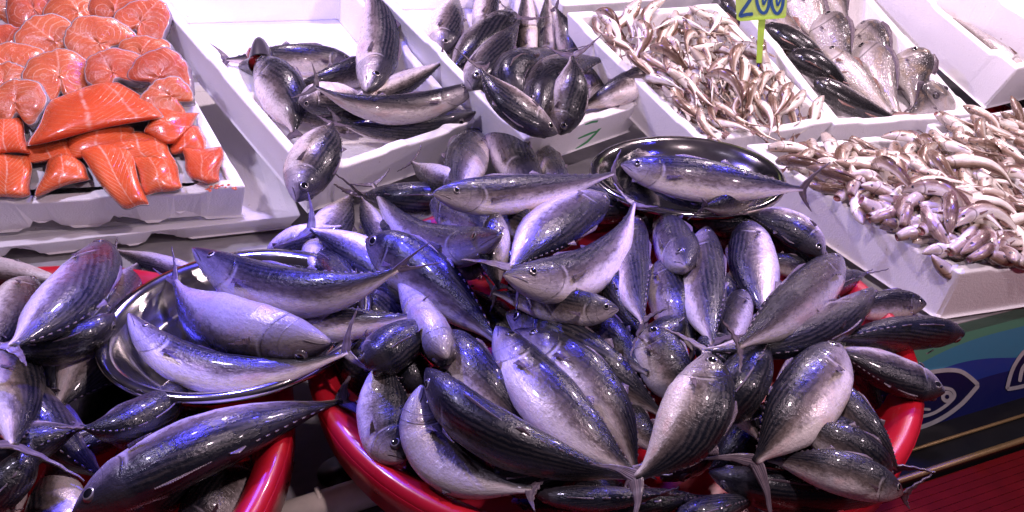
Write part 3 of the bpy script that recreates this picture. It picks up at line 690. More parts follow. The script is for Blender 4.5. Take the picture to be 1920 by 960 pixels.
    if open_mouth:   # gaping jaws with red gills, seen from the front
        T = nz(C3[0] - C3[3]); q = C3[1]; rr = H * .62
        for sg, nm in ((1, 'upper_jaw'), (-1, 'lower_jaw')):
            V, F = [], []; n = 15; base_c = C3[5]
            for i in range(7):
                t = i / 6; cen3 = base_c + (T * 1.15 + Ds[2] * sg * .62 * 1.0) * H * 1.25 * t; rad = H * (.62 * (1 - t) ** .6 + .10)
                for k in range(n):
                    a = math.pi * k / (n - 1); V.append(cen3 + Ls[2] * rad * math.cos(a) + Ds[2] * sg * rad * .7 * math.sin(a))
            m = len(V)
            V += [v_ - Ds[2] * sg * .004 for v_ in V[:m]]
            F = grid_faces(7, n) + [tuple(reversed(x_)) for x_ in grid_faces(7, n, off=m)]
            F += [(i * n, (i + 1) * n, m + (i + 1) * n, m + i * n) for i in range(6)] + [(i * n + n - 1, m + i * n + n - 1, m + (i + 1) * n + n - 1, (i + 1) * n + n - 1) for i in range(6)] + [(6 * n + k, 6 * n + k + 1, m + 6 * n + k + 1, m + 6 * n + k) for k in range(n - 1)]
            obj(nm, V, F, skin, e, rest=[(.1, 0, .4)] * len(V))
        V, F = [], []; c0 = C3[5] + T * H * .75
        for i in range(6):
            for k in range(12):
                a = 2 * math.pi * k / 12; ph = math.pi * i / 5; V.append(c0 + T * H * .5 * math.cos(ph) + (Ls[2] * math.cos(a) + Ds[2] * math.sin(a)) * H * .50 * math.sin(ph) * (1 + .18 * math.sin(3 * a)))
        obj('gill', V, grid_faces(6, 12, True), GILLRED, e)
    # write the new surface into the depth grid
    for s in np.linspace(0, 1, 90):
        c = cen(s); du = cen(min(1, s + .02)) - cen(max(0, s - .02)); nn = np.array([-du[1], du[0]]) / max(1e-6, np.hypot(*du))
        k = interp(K['h'], s); rr = k * H * lat; t_ = tf(s)
        for wv in np.linspace(-.97, .97, max(5, int(W / 4))):
            q = c + nn * wv * W / 2 * k; bput(q[0], q[1], t_ - rr * math.sqrt(1 - wv * wv))
    return e
# ------------------------------------------------------------ the bonitos, bottom ones first
GM, GL, GT, GB, GC = 'bonitos heaped in the big red basin', 'bonitos in the left red basin', 'bonitos on the front steel tray', 'bonitos in the left foam crate', 'bonitos in the foam crate marked 7'
def many(bed, group, rows):
    for label, h, m, t, W, r, *k in rows:
        kw = dict(limit=.55 if bed in ('M', 'MF', 'L', 'T3', 'T1') else None); kw.update(k[0] if k else {}); fish(label, h, m, t, W, r, bed=bed, group=group, **kw)
# left basin
splat_disc(T3C, .18, T3Z - .03)
many('L', GL, [
 ('dim bonito tail end at the bottom left corner', (-60, 1010), (-10, 950), (50, 850), 100, 160),
 ('pale bonito standing tail up at the bottom left edge, belly to the front', (105, 1120), (105, 985), (102, 845), 125, 195, dict(flop=.6, fan=1.1)),
 ('pale bonito cut off by the frame below the large striped bonito', (330, 1010), (420, 935), (480, 860), 120, 185),
 ('dark scrap of a bonito inside the red basin below the steel tray', (260, 790), (180, 830), (120, 850), 50, 90, dict(tail_fin=0)),
])
DL = 'dark bonito lying low in the left basin, mostly covered'
many('L', GL, [(DL, (20, 700), (80, 800), (200, 900), 100, 80, dict(tail_fin=0)), (DL, (-40, 880), (40, 840), (160, 800), 90, 80, dict(tail_fin=0)), (DL, (-60, 960), (20, 900), (60, 820), 80, 90, dict(tail_fin=0)), (DL, (250, 970), (330, 900), (420, 850), 90, 90, dict(tail_fin=0)), (DL, (210, 820), (330, 800), (470, 780), 80, 90, dict(tail_fin=0))])
many('T3', GL, [
 ('dark bonito curled along the lower rim of the half hidden tray', (345, 720), (255, 790), (150, 800), 82, 100, dict(tail_fin=.6)),
 ('brownish bonito with flank streaks left of the front tray', (262, 585), (190, 660), (112, 762), 125, 165, dict(fan=1.1)),
 ('pale silver bonito cut off at the left edge beside the brownish one', (-20, 610), (10, 720), (25, 835), 130, 200, dict(fan=1.1)),
 ('long silver bonito lying along the back rim of the left tray', (-190, 500), (-20, 510), (165, 545), 62, -10, dict(lift=.055, limit=.1)),
 ('bluish bonito lying under the red basin rim behind the front tray', (175, 590), (225, 545), (262, 490), 70, 20, dict(tail_fin=.5)),
 ('slim bonito lying across the back rim of the left red basin', (400, 530), (305, 500), (212, 468), 44, 165),
 ('dark backed bonito lying flat under the upright pointed one', (215, 590), (110, 650), (-40, 650), 70, 75),
 ('grey bonito head with round eye at the left edge', (58, 522), (20, 590), (-40, 690), 88, 165),
 ('bonito with its snout pointing up above the red rim', (190, 453), (140, 555), (20, 650), 108, 135, dict(tail_fin=.6)),
])
fish('large striped bonito lying diagonally across the left red basin', (135, 968), (375, 838), (640, 752), 120, 62, bed=bed_flat(.125), group=GL)
splat_disc(T1C, .175, T1Z - .02)
# crate B and C
many('B', GB, [
 ('buried bonito at the back of the left crate, silver side showing', (665, 118), (560, 112), (425, 112), 62, -10, dict(name='bonito')),
 ('buried grey bonito below the silver one in the left crate', (720, 105), (640, 145), (540, 165), 56, 20, dict(tail_fin=.7)),
 ('shadowed bonito deep in the left crate behind the head hanging out', (700, 240), (620, 210), (520, 215), 70, 60),
 ('bonito piece deep in the left crate with only its flank showing', (560, 190), (620, 185), (690, 180), 62, 10, dict(tail_fin=.7)),
 ('slim bonito with its tail resting on the rim between the two crates', (650, 200), (740, 165), (832, 115), 48, 0, dict(lift=.02)),
 ('bonito standing on its head at the back wall of the left crate', (688, 170), (712, 75), (690, -50), 78, 22),
 ('bonito with gaping mouth and red gills in the left crate', (482, 112), (535, 180), (550, 248), 90, 165, dict(open_mouth=True, tail_fin=.5)),
 ('dark backed bonito along the front rim of the left crate', (892, 210), (760, 242), (632, 228), 56, 60, dict(lift=.012)),
 ('pale bonito stretched across the left crate above the dark backed one', (902, 152), (745, 205), (592, 162), 56, -15, dict(lift=.02)),
])
fish('bonito hanging head down over the front corner of the left crate', (556, 378), (594, 292), (622, 232), 92, 28, bed=lambda u, v: PB.t(u, v, .02), group=GB, tail_fin=.6, press=.5)
many('C', GC, [
 ('violet bonito end at the top edge of the crate marked 7', (900, 70), (913, 10), (925, -60), 48, 0),
 ('bonito at the back left corner of the crate marked 7', (828, 100), (838, 45), (858, -12), 66, 15),
 ('upright silver bonito at the top middle of the crate marked 7', (984, 140), (986, 60), (988, -40), 44, 190),
 ('narrow upright silver bonito beside a hanging tail', (1022, 130), (1024, 60), (1028, -20), 36, 180),
 ('grey bonito with its tail held up in the back right of the crate', (1085, 150), (1068, 80), (1042, 15), 48, 20),
 ('dark striped bonito leaning on the left wall of the crate marked 7', (962, 25), (905, 78), (845, 130), 70, 112),
 ('striped bonito below another one, tail raised to the top', (886, 168), (922, 112), (975, 35), 70, 55, dict(fan=1.1)),
 ('pale piece of bonito in the right corner of the crate marked 7', (1140, 190), (1105, 150), (1085, 110), 50, -10),
 ('black backed bonito curled in the middle of the crate marked 7', (1000, 215), (962, 140), (1060, 95), 84, 78),
 ('black bonito with gold glints and its tail on the right rim', (1015, 222), (1032, 145), (1140, 110), 78, 65, dict(lift=.01)),
 ('grey bonito head resting on the right rim of the crate marked 7', (1237, 126), (1170, 165), (1085, 205), 56, -20, dict(lift=.05, tail_fin=0)),
 ('bonito lying diagonally over the front rim, snout to the right', (1045, 250), (960, 198), (902, 128), 64, 122, dict(lift=.045)),
 ('bonito hanging head down with eye above the green 7', (1050, 253), (1068, 180), (1072, 106), 74, 28, dict(lift=.055, fan=1.2)),
])
# main basin, deep layer
DB = 'dark bonito deep in the big basin, almost covered'
many('MF', GM, [(DB, (1020, 400), (1110, 395), (1220, 410), 90, 90, dict(tail_fin=0)), (DB, (1330, 440), (1420, 450), (1530, 500), 90, 90, dict(tail_fin=0)), (DB, (1280, 520), (1340, 560), (1440, 600), 110, 90, dict(tail_fin=0)), (DB, (1560, 620), (1640, 690), (1650, 790), 90, 90, dict(tail_fin=0)), (DB, (700, 430), (800, 480), (900, 520), 100, 90, dict(tail_fin=0)), (DB, (960, 700), (1040, 790), (1100, 860), 110, 90, dict(tail_fin=0)), (DB, (1370, 880), (1450, 900), (1580, 900), 80, 90, dict(tail_fin=0)), (DB, (840, 400), (930, 392), (1010, 385), 80, 90, dict(tail_fin=0)), (DB, (640, 620), (690, 700), (740, 760), 90, 90, dict(tail_fin=0)), (DB, (1000, 560), (1060, 620), (1150, 640), 110, 90, dict(tail_fin=0)),
 (DB, (820, 560), (900, 600), (1000, 640), 100, 70, dict(tail_fin=0)), (DB, (1250, 560), (1330, 620), (1420, 660), 100, 80, dict(tail_fin=0)), (DB, (760, 900), (850, 800), (900, 700), 90, 80, dict(tail_fin=0)),
 (DB, (1180, 420), (1280, 430), (1400, 420), 90, 90, dict(tail_fin=0)), (DB, (1240, 900), (1330, 800), (1380, 720), 100, 90, dict(tail_fin=0)), (DB, (1540, 560), (1560, 640), (1590, 720), 90, 80, dict(tail_fin=0)),
 (DB, (900, 470), (960, 440), (1060, 420), 80, 90, dict(tail_fin=0)), (DB, (1090, 560), (1140, 540), (1200, 500), 90, 90, dict(tail_fin=0)), (DB, (640, 540), (720, 600), (800, 640), 90, 80, dict(tail_fin=0)),
 (DB, (1080, 820), (1150, 740), (1200, 650), 100, 90, dict(tail_fin=0)), (DB, (960, 940), (1080, 920), (1190, 915), 70, 80, dict(tail_fin=0)), (DB, (1580, 830), (1520, 760), (1480, 700), 90, 80, dict(tail_fin=0))])
many('M', GM, [(DB, (1365, 620), (1385, 680), (1400, 740), 76, 90, dict(tail_fin=0)), (DB, (1100, 410), (1010, 440), (920, 455), 76, 90, dict(tail_fin=0)), (DB, (1120, 960), (1200, 945), (1330, 930), 60, 90, dict(tail_fin=0)), (DB, (1260, 985), (1330, 960), (1430, 930), 60, 90, dict(tail_fin=0)), (DB, (1440, 440), (1500, 470), (1570, 530), 74, 90, dict(tail_fin=0)), (DB, (880, 440), (960, 420), (1080, 400), 70, 90, dict(tail_fin=0)), (DB, (830, 490), (910, 480), (1010, 490), 70, 90, dict(tail_fin=0)), (DB, (1320, 640), (1380, 690), (1450, 740), 90, 90, dict(tail_fin=0)), (DB, (800, 740), (760, 690), (700, 640), 80, 90, dict(tail_fin=0)), (DB, (880, 700), (830, 740), (780, 800), 80, 90, dict(tail_fin=0)), (DB, (1440, 760), (1390, 830), (1330, 880), 70, 90, dict(tail_fin=0)), (DB, (1600, 880), (1570, 800), (1560, 720), 80, 90, dict(tail_fin=0)), (DB, (1040, 380), (1130, 385), (1230, 400), 70, 90, dict(tail_fin=0)), (DB, (1300, 420), (1380, 415), (1480, 430), 60, 90, dict(tail_fin=0)), (DB, (690, 690), (740, 650), (830, 600), 90, 90, dict(tail_fin=0)),
 (DB, (1330, 790), (1390, 720), (1440, 640), 100, 90, dict(tail_fin=0)), (DB, (920, 900), (1010, 890), (1150, 870), 80, 90, dict(tail_fin=0)), (DB, (1530, 560), (1560, 640), (1570, 720), 80, 90, dict(tail_fin=0)), (DB, (960, 560), (1010, 530), (1080, 560), 70, 90, dict(tail_fin=0)),
 (DB, (1190, 720), (1240, 640), (1300, 600), 80, 90, dict(tail_fin=0)), (DB, (650, 560), (620, 500), (560, 470), 60, 90, dict(tail_fin=0)), (DB, (1480, 860), (1540, 820), (1620, 800), 80, 90, dict(tail_fin=0))])
many('M', GM, [
 ('dark striped bonito back under the left crate wall', (880, 368), (760, 374), (678, 366), 66, 80, dict(fan=1.1)),
 ('pale upright bonito trunk with its tail against the left crate', (590, 500), (622, 430), (662, 362), 82, 12, dict(fan=1.1)),
 ('narrow pale bonito trunk beside the upright one, tail up', (742, 500), (705, 430), (676, 368), 52, 170),
 ('dark bonito behind the back rim of the front tray', (500, 490), (560, 455), (640, 425), 62, 30, dict(tail_fin=0)),
 ('blue lit bonito going under the front tray fish, tail by the crate foot', (800, 580), (690, 490), (582, 430), 84, 160, dict(fan=1.1)),
 ('bonito with black crescent tail standing against the crate front', (880, 350), (820, 335), (772, 303), 54, 170, dict(fan=1.15)),
 ('round violet bonito end beside the leaning bonito', (905, 250), (872, 300), (862, 362), 82, 10),
 ('bonito leaning tail up against the crate marked 7', (1010, 380), (945, 265), (884, 186), 80, 18, dict(lift=.03, limit=None)),
 ('small bonito head pointing straight up below the green 7', (1014, 272), (1040, 320), (1065, 370), 48, 160, dict(tail_fin=0, limit=None)),
 ('bluish bonito flank below the long golden one', (880, 400), (960, 415), (1040, 450), 76, 165, dict(tail_fin=0)),
 ('deep blue bonito with wide eye under the long golden one', (808, 385), (890, 425), (975, 520), 92, 160, dict(tail_fin=.7)),
 ('small pale bonito belly wedged below the curved bonito', (905, 505), (870, 503), (820, 495), 42, 0, dict(tail_fin=0)),
 ('bonito in shadow below the spotted one', (935, 400), (925, 470), (935, 540), 60, 20, dict(tail_fin=.6)),
 ('very dark bonito between the curved one and the column of upright ones', (1120, 480), (1160, 560), (1215, 640), 76, 100, dict(tail_fin=.7)),
 ('dark bonito under the tray at the back right, head toward the foam crate', (1542, 482), (1480, 425), (1395, 400), 64, 125),
 ('small grey bonito snout under the back right one', (1515, 505), (1470, 495), (1420, 485), 44, 10, dict(tail_fin=0)),
 ('dark bonito with a thread thin tail tip pointing at the foam crate', (1530, 560), (1575, 530), (1625, 512), 46, 80, dict(fan=.4)),
 ('grey bonito end between the two upright ones at the right', (1400, 545), (1375, 600), (1370, 660), 62, 10, dict(tail_fin=.6)),
 ('black backed bonito pointing out right over the basin rim', (1808, 627), (1690, 625), (1560, 640), 66, 70, dict(lift=.02)),
 ('bonito with pale pointed head below the foam crate corner', (1737, 570), (1660, 572), (1580, 590), 58, 5, dict(lift=.02)),
 ('bonito pointing right toward the printed fish emblem', (1772, 735), (1670, 700), (1560, 650), 74, 122, dict(lift=.02)),
 ('pale bonito with dark shoulder at the right rim, tail hanging over', (1540, 700), (1610, 795), (1684, 880), 78, 162, dict(fan=1.1)),
 ('grey upright bonito below the head that faces the front', (1238, 488), (1262, 570), (1302, 655), 84, 170),
 ('upright bonito with black stripes down its right side', (1325, 425), (1318, 535), (1338, 645), 88, 158),
 ('short thick bonito whose head faces the front', (1288, 500), (1262, 450), (1225, 395), 84, 30, dict(tail_fin=0, dz=(.03, -.02), lift=.01, limit=None)),
 ('plump upright bonito with blue sheen under the back tray', (1405, 412), (1412, 500), (1437, 592), 90, 15, dict(tail_fin=.7)),
 ('narrow upright bonito with a dark scalloped right edge', (1197, 405), (1182, 500), (1207, 605), 76, 158),
 ('brownish grey bonito between the dark striped one and the long pale ones', (835, 625), (890, 700), (985, 800), 96, 168, dict(tail_fin=0)),
 ('blunt pale bonito end beside the tray tails', (838, 672), (800, 610), (740, 520), 72, -100, dict(tail_fin=0, lift=-.03, fins=False)),
 ('pale flank of a bonito under the one with round eye', (1095, 590), (1150, 640), (1215, 700), 80, 162, dict(tail_fin=0)),
 ('dark bonito with pinkish flank left of the big dark one', (1215, 615), (1250, 690), (1300, 780), 98, 172, dict(tail_fin=0)),
 ('orange tinted bonito belly between the two biggest front ones', (1335, 690), (1375, 745), (1430, 830), 76, 195, dict(tail_fin=0, lift=-.07)),
 ('slim brownish bonito behind the front tails', (1165, 740), (1195, 800), (1240, 850), 60, 175, dict(tail_fin=0)),
 ('bonito head with large ringed eye at the front right', (1662, 895), (1590, 845), (1490, 790), 98, 8, dict(tail_fin=0)),
 ('dark blue bonito lying along the bottom right rim', (1330, 885), (1500, 925), (1700, 925), 78, 110, dict(tail_fin=.8)),
 ('pinkish bonito under the ringed eye head, snout at the far right', (1692, 925), (1575, 885), (1440, 862), 84, 5, dict(tail_fin=0)),
 ('bonito lying head down at the front left rim of the basin', (757, 862), (722, 775), (722, 660), 108, 25, dict(tail_fin=0)),
 ('curved white bellied bonito at the front rim of the basin', (792, 722), (832, 860), (998, 918), 104, 205, dict(tail_fin=.5)),
 ('bonito with wide stripes along its back and a pale belly, right of centre', (950, 588), (1095, 672), (1242, 778), 108, 160, dict(tail_fin=0)),
 ('bronze tinted bonito between two other long ones', (965, 620), (1115, 728), (1192, 885), 98, 190, dict(tail_fin=.6)),
 ('black striped bonito lying on its belly, front left of centre', (800, 692), (940, 822), (1192, 896), 100, 118, dict(tail_fin=.8)),
 ('big white bellied bonito in the middle of the front', (932, 612), (1042, 762), (1190, 888), 116, 190, dict(tail_fin=.9, lift=.01)),
 ('wide bonito with dark striped right half at the front centre', (1325, 662), (1298, 790), (1192, 896), 130, 166, dict(tail_fin=.95, lift=.02)),
 ('long black bonito across the right side, tail at its left end', (1635, 540), (1515, 625), (1320, 657), 76, 125, dict(fan=1.1)),
 ('silver bonito with blue glints above the long black one', (1575, 478), (1502, 560), (1385, 648), 92, 12, dict(tail_fin=.6, press=.3)),
 ('broad silver bonito with fanned tail at the front right', (1572, 645), (1505, 755), (1415, 866), 128, 12, dict(tail_fin=1.05, fan=1.0)),
 ('spotted bonito with pink belly above the curved one', (1140, 370), (1042, 424), (958, 504), 98, 148),
 ('long golden bonito lying across the back of the pile', (812, 362), (975, 362), (1150, 325), 76, 180, dict(lift=.01)),
 ('bonito with round eye and dark underside at the centre', (1160, 580), (1045, 572), (925, 548), 70, 12, dict(lift=.01)),
 ('curved grey bonito with upright tail in the middle of the pile', (945, 515), (1105, 504), (1188, 382), 94, 192, dict(fan=1.15)),
 ('smooth violet bonito curved like a smile left of centre', (940, 440), (800, 452), (700, 345), 80, -14, dict(fan=1.1)),
 ('bonito with ringed eye and many fine stripes, beside the front tray', (686, 450), (800, 520), (932, 640), 108, 158, dict(tail_fin=.4)),
 ('slim bonito with row of small spines lying along the front rim', (1000, 925), (1120, 935), (1250, 925), 48, 90),
])
GLT = GT
many('T1', GT, [
 ('bonito curled along the front rim of the steel tray', (242, 588), (405, 698), (652, 660), 80, 196, dict(fan=1.15, tail_fin=1.2)),
 ('pale bonito lying in the middle of the steel tray, head covered', (420, 560), (600, 605), (775, 590), 72, 188, dict(fan=.7)),
 ('bonito with open eyed head at the back rim of the steel tray', (362, 466), (548, 548), (745, 505), 98, 182, dict(fan=.35)),
 ('thick bonito curved over the others on the steel tray, tail straight up', (620, 642), (432, 620), (328, 528), 128, 202, dict(limit=.9, fan=.35, tail_fin=1.1)),
])
splat_disc(T2C, .175, T2Z - .026)
GS = 'bonitos on the back steel tray'
many('T2', GS, [
 ('dark little bonito head at the left end of the back tray', (1200, 285), (1210, 320), (1250, 350), 60, 20, dict(tail_fin=0)),
 ('dark bonito in the shade of the back tray, tail over the front rim', (1215, 330), (1295, 362), (1380, 382), 60, 60, dict(lift=.035)),
 ('small dark bonito with orange glint at the right of the back tray', (1435, 345), (1375, 374), (1320, 388), 52, 40, dict(tail_fin=.8, lift=.035)),
 ('silver bonito lying across the back tray with its tail past the rim', (1165, 308), (1325, 338), (1505, 354), 80, 184, dict(lift=.02)),
])
# other fish of the right crates
GE = 'fish in the sea bream crate'
for row in [
 ('bream', 'silver fish body at the top edge behind the green price tag', (1495, -30), (1520, 30), (1545, 95), 62, 190, BREAM),
 ('bream', 'pinkish silver fish cut off by the top edge', (1530, -60), (1560, -5), (1595, 60), 60, 190, BREAM),
 ('slim', 'dark slim fish left of the price tag at the top', (1352, -5), (1400, 35), (1470, 90), 46, 60, DARKFISH),
 ('slim', 'silver slim fish behind the price tag stick', (1440, 10), (1480, 70), (1540, 140), 50, 190, BREAM),
 ('bream', 'dark headed sea bream at the back of the crate', (1545, 24), (1565, 80), (1603, 140), 74, 165, BREAM),
 ('bream', 'sea bream behind the pale one in the middle', (1612, 45), (1640, 90), (1682, 140), 70, 165, BREAM),
 ('bream', 'sea bream standing upright at the right, dark forehead', (1704, 90), (1712, 138), (1716, 200), 76, 176, BREAM),
 ('bream', 'pale bellied sea bream in the middle of its crate', (1605, 86), (1645, 145), (1685, 218), 82, 168, BREAM),
 ('slim', 'pale pink slim fish between the dark ones and the sea bream', (1545, 90), (1600, 145), (1672, 215), 50, 200, BREAM),
 ('slim', 'long dark fish at the left wall of the sea bream crate', (1430, 50), (1500, 85), (1562, 135), 44, 80, DARKFISH),
 ('slim', 'long dark fish with a green blue sheen and round head', (1478, 105), (1540, 130), (1600, 185), 48, 90, DARKFISH),
 ('slim', 'long dark fish ending at the front rim of the sea bream crate', (1528, 148), (1600, 195), (1695, 232), 46, 80, DARKFISH),
 ('bream', 'round sea bream lying in the front right corner, tail to the left', (1775, 180), (1745, 192), (1700, 222), 80, 25, BREAM)]:
    k, lb, h, m, t, W, r, mt_ = row
    fish(lb, h, m, t, W, r, bed='E', kind=k, mat=mt_, name={'bream': 'sea_bream', 'slim': 'long_fish'}[k], cat='fish', group=GE, tail_fin=.8)
fish('slim silver fish with forked tail inside the raised crate', (1930, 150), (1860, 90), (1788, 35), 34, 120, bed='F', kind='slim', mat=BREAM, name='long_fish', cat='fish', group=None, lift=.045)
fish('dark bonito at the right edge below the raised crate', (1895, 175), (1930, 205), (1990, 240), 52, 60, bed=bed_flat(.05), group=None, tail_fin=0)
tag(obj('red_bowl', *lathe(tuple(onz(1935, 225, .03)[:2]), [(.10, .0), (.13, .05), (.135, .05), (.12, .01), (.10, .006)], 48), RED), 'bit of a red bowl at the right edge under the raised crate', 'bowl')

# ------------------------------------------------------------ small whiting: a few poses, copied many times
def whiting_proto(seed, curl, s_curve, mouth, lenx):
    rnd = random.Random(seed); K = smooth_tab([(0, .55), (.05, .75), (.12, .95), (.22, 1.05), (.4, .95), (.6, .66), (.8, .36), (.93, .16), (1, .10)]) if mouth else \
        smooth_tab([(0, .16), (.05, .50), (.13, .86), (.24, 1.04), (.4, .95), (.6, .66), (.8, .36), (.93, .16), (1, .10)])
    e = thing('whiting', 'x', 'fish', (0, 0, 0)); n = 26; sr = list(np.linspace(0, 1, n))
    def cen(s): return np.array([lenx * (.5 - s) * (1 - .10 * abs(curl)), curl * lenx * .28 * (1 - (2 * s - 1) ** 2) + s_curve * lenx * .10 * math.sin(2 * math.pi * s), .004 * math.sin(3 * s + seed)])
    C3 = [cen(s) for s in sr]; H = lenx * .092
    inner = []
    if mouth: inner = [(-.03, .10, .035), (-.02, .40, .03), (-.01, .50, .012)]
    cs, Ds, Ls, hs, ws, s2 = [], [], [], [], [], []
    def add(c, T, h, s):
        D = nz(np.cross(np.array([0, 0, 1.]), T)); L_ = np.cross(D, T); cs.append(c); Ds.append(D); Ls.append(L_); hs.append(h); ws.append(h * (.80 if s < .8 else .6)); s2.append(s)
    T0 = nz(C3[0] - C3[1])
    for sv, hr, dp in inner: add(C3[0] - T0 * dp * lenx, T0, H * hr, sv)
    for i, s in enumerate(sr):
        T = nz(C3[max(0, i - 1)] - C3[min(n - 1, i + 1)]); add(C3[i], T, H * interp(K, s), s)
    loft(cs, Ds, Ls, hs, ws, s2, 'w', None, e, WHITING)
    j0 = len(inner)
    for side in (-1, 1):
        i = j0 + 3; q = cs[i] + Ds[i] * hs[i] * .42 + Ls[i] * side * ws[i] * .88; eye(q, nz(Ls[i] * side + Ds[i] * .35), Ds[i], lenx * .020, e)
    Tt = nz(C3[-1] - C3[-3]); D = Ds[-1]; L_ = Ls[-1]; V, RR = [], []; m = 9
    for sg in (-1, 1):
        for j in range(m):
            a = (j / (m - 1) - .5) * .9; ln = lenx * .13 * (1 - .25 * math.cos(a * 3.4))
            V += [C3[-1] + D * H * .16 * (a * 2) + L_ * sg * .0007, C3[-1] + Tt * ln * math.cos(a) + D * ln * math.sin(a) + L_ * (sg * .0004 + .002 * math.sin(j))]; RR += [(.1, a, 0), (.1, a, 1)]
    F = []
    for j in range(m - 1): F += [(2 * j, 2 * j + 2, 2 * j + 3, 2 * j + 1), (2 * m + 2 * j, 2 * m + 2 * j + 1, 2 * m + 2 * j + 3, 2 * m + 2 * j + 2)]
    obj('tail_fin', V, F, FIN_BROWN, e, rest=RR)
    for nm, sg, a_, b_ in (('dorsal_fin', 1, .32, .85), ('anal_fin', -1, .45, .85)):
        V, F, RR = [], [], []; k = 14
        for j in range(k):
            t = j / (k - 1); s = a_ + (b_ - a_) * t; i = j0 + int(round(s * (n - 1))); bs = cs[i] + Ds[i] * sg * hs[i] * .95
            tip = lenx * .034 * abs(math.sin(math.pi * (t * 1.9 + .12))) ** .6 + .0006
            V += [bs, bs + Ds[i] * sg * tip + Ls[i] * tip * .5 * math.sin(seed + j * .3)]; RR += [(.1, s, 0), (.1, s, 1)]
        for j in range(k - 1): F.append((2 * j, 2 * j + 2, 2 * j + 3, 2 * j + 1))
        obj(nm, V, F, FIN_BROWN, e, rest=RR)
    if rnd.random() < .6 or mouth:
        i = j0 + 7
        for side in (-1, 1):
            q = cs[i] + Ls[i] * side * ws[i] * .95 - Ds[i] * .2 * hs[i]; bk = nz(cs[i + 1] - cs[i]); pts = [q + bk * lenx * .10 * t / 4 + Ls[i] * side * (.0012 + .0025 * t / 4) for t in range(5)]
            blade(pts, [-Ds[i] * lenx * .028 * (1 - t / 4) ** .7 - Ds[i] * .0006 for t in range(5)], .0005, Ls[i] * side, e, 'pectoral_fin', FIN_BROWN)
    return e
PROTO = [whiting_proto(i, c, s, m, .155) for i, (c, s, m) in enumerate([(.0, .3, 1), (.45, .2, 1), (-.45, 0, 1), (.8, .1, 1), (.15, -.8, 0), (-.7, .3, 0), (.3, .9, 1), (-.2, .5, 0), (1.0, 0, 0), (-.15, -.4, 1)])]
LOOK = [('straight', 1), ('slightly bent', 1), ('slightly bent', 1), ('strongly bent', 1), ('wavy', 0), ('strongly bent', 0), ('wavy', 1), ('straight', 0), ('curled', 0), ('straight', 1)]
used = set(); MASS = [[], [], []]
from mathutils import Matrix
def place_small(k, loc, X, N, roll, scale, label, group):
    """X: the way the head points, N: the way its flank faces"""
    X = nz(X); N = nz(N - X * np.dot(N, X)); Y = np.cross(N, X)
    M_ = Matrix(((X[0], Y[0], N[0]), (X[1], Y[1], N[1]), (X[2], Y[2], N[2]))) @ Matrix.Rotation(roll, 3, 'X')
    src = PROTO[k]
    if label is None:
        me = src.children[0].data; n_ = len(me.vertices); a_ = np.zeros(n_ * 3); me.vertices.foreach_get('co', a_); r0 = np.zeros(n_ * 3); me.attributes['rest'].data.foreach_get('vector', r0)
        Mn = np.array([list(q_) for q_ in M_]); b_ = sum(len(x_) for x_ in MASS[0]); MASS[0].append(a_.reshape(-1, 3) @ Mn.T * scale + np.asarray(loc)); MASS[1].append(r0.reshape(-1, 3)); MASS[2] += [tuple(i_ + b_ for i_ in p_.vertices) for p_ in me.polygons]; return
    if k in used:
        r_ = src.copy(); COL.objects.link(r_)
        for ch in src.children:
            c_ = ch.copy(); COL.objects.link(c_); c_.parent = r_
    else: r_ = src; used.add(k)
    r_.rotation_mode = 'QUATERNION'; r_.rotation_quaternion = M_.to_quaternion(); r_.scale = (scale,) * 3; r_.location = [float(x) for x in loc]
    r_['label'] = label; r_['category'] = 'fish'; r_['group'] = group
rs_ = random.Random(11)
def heap(quad, plane, nu, nv, layers, where, group, ang, z0, scale=(.85, 1.15), ins=.03, crown=.03, sprd=24, slp=.22):
    q = [np.array(p_, float) for p_ in quad]
    for L in range(layers):
        for i in range(nu):
            for j in range(nv):
                a = (i + .5 + rs_.uniform(-.45, .45)) / nu; b = (j + .5 + rs_.uniform(-.45, .45)) / nv; a = ins + a * (1 - 2 * ins); b = ins + b * (1 - 2 * ins)
                P_ = q[0] * (1 - a) * (1 - b) + q[1] * a * (1 - b) + q[2] * a * b + q[3] * (1 - a) * b
                off = z0 + crown * math.sin(math.pi * a) * math.sin(math.pi * b) + L * .015 + rs_.uniform(-.004, .007)
                loc = plane.at(P_[0], P_[1], off); th = R(ang(a, b) + rs_.gauss(0, sprd))
                X = plane.X * math.cos(th) + plane.Y * math.sin(th) + plane.n * rs_.gauss(0.06, slp)
                Nn = plane.n * 1.0 + plane.X * rs_.gauss(0, .15) - plane.Y * .35
                k = rs_.choice([0, 1, 3, 3, 4, 4, 5, 5, 6, 6, 7, 8, 8, 9, 2]); roll = rs_.choice([0, 0, math.pi]) + rs_.gauss(0, .75)
                if math.cos(roll) < 0: pass
                lk = LOOK[k]; lab = '%s whiting %s, %s' % (lk[0], 'with open mouth' if lk[1] else 'with closed mouth', where)
                place_small(k, loc, X, Nn, roll, rs_.uniform(*scale), lab if L == layers - 1 else None, group + ', ' + lk[0] + (' open mouthed' if lk[1] else ' closed mouthed'))
heap([(1325, 258), (1545, 222), (1350, 22), (1085, 35)], PD, 10, 9, 2, 'heaped in the crate by the price tag', 'small whiting in the crate by the price tag', lambda a, b: 85 + 25 * math.sin(5 * a + 3 * b), -.020, (.8, 1.08), .02, .018)
heap([(1800, 488), (1990, 470), (1850, 262), (1420, 275)], PG, 13, 12, 3, 'heaped in the near right crate', 'small whiting in the near right crate', lambda a, b: 130 + 60 * math.sin(4 * b + 2 * a), -.026, (.82, 1.10), .04, .026, 40, .12)
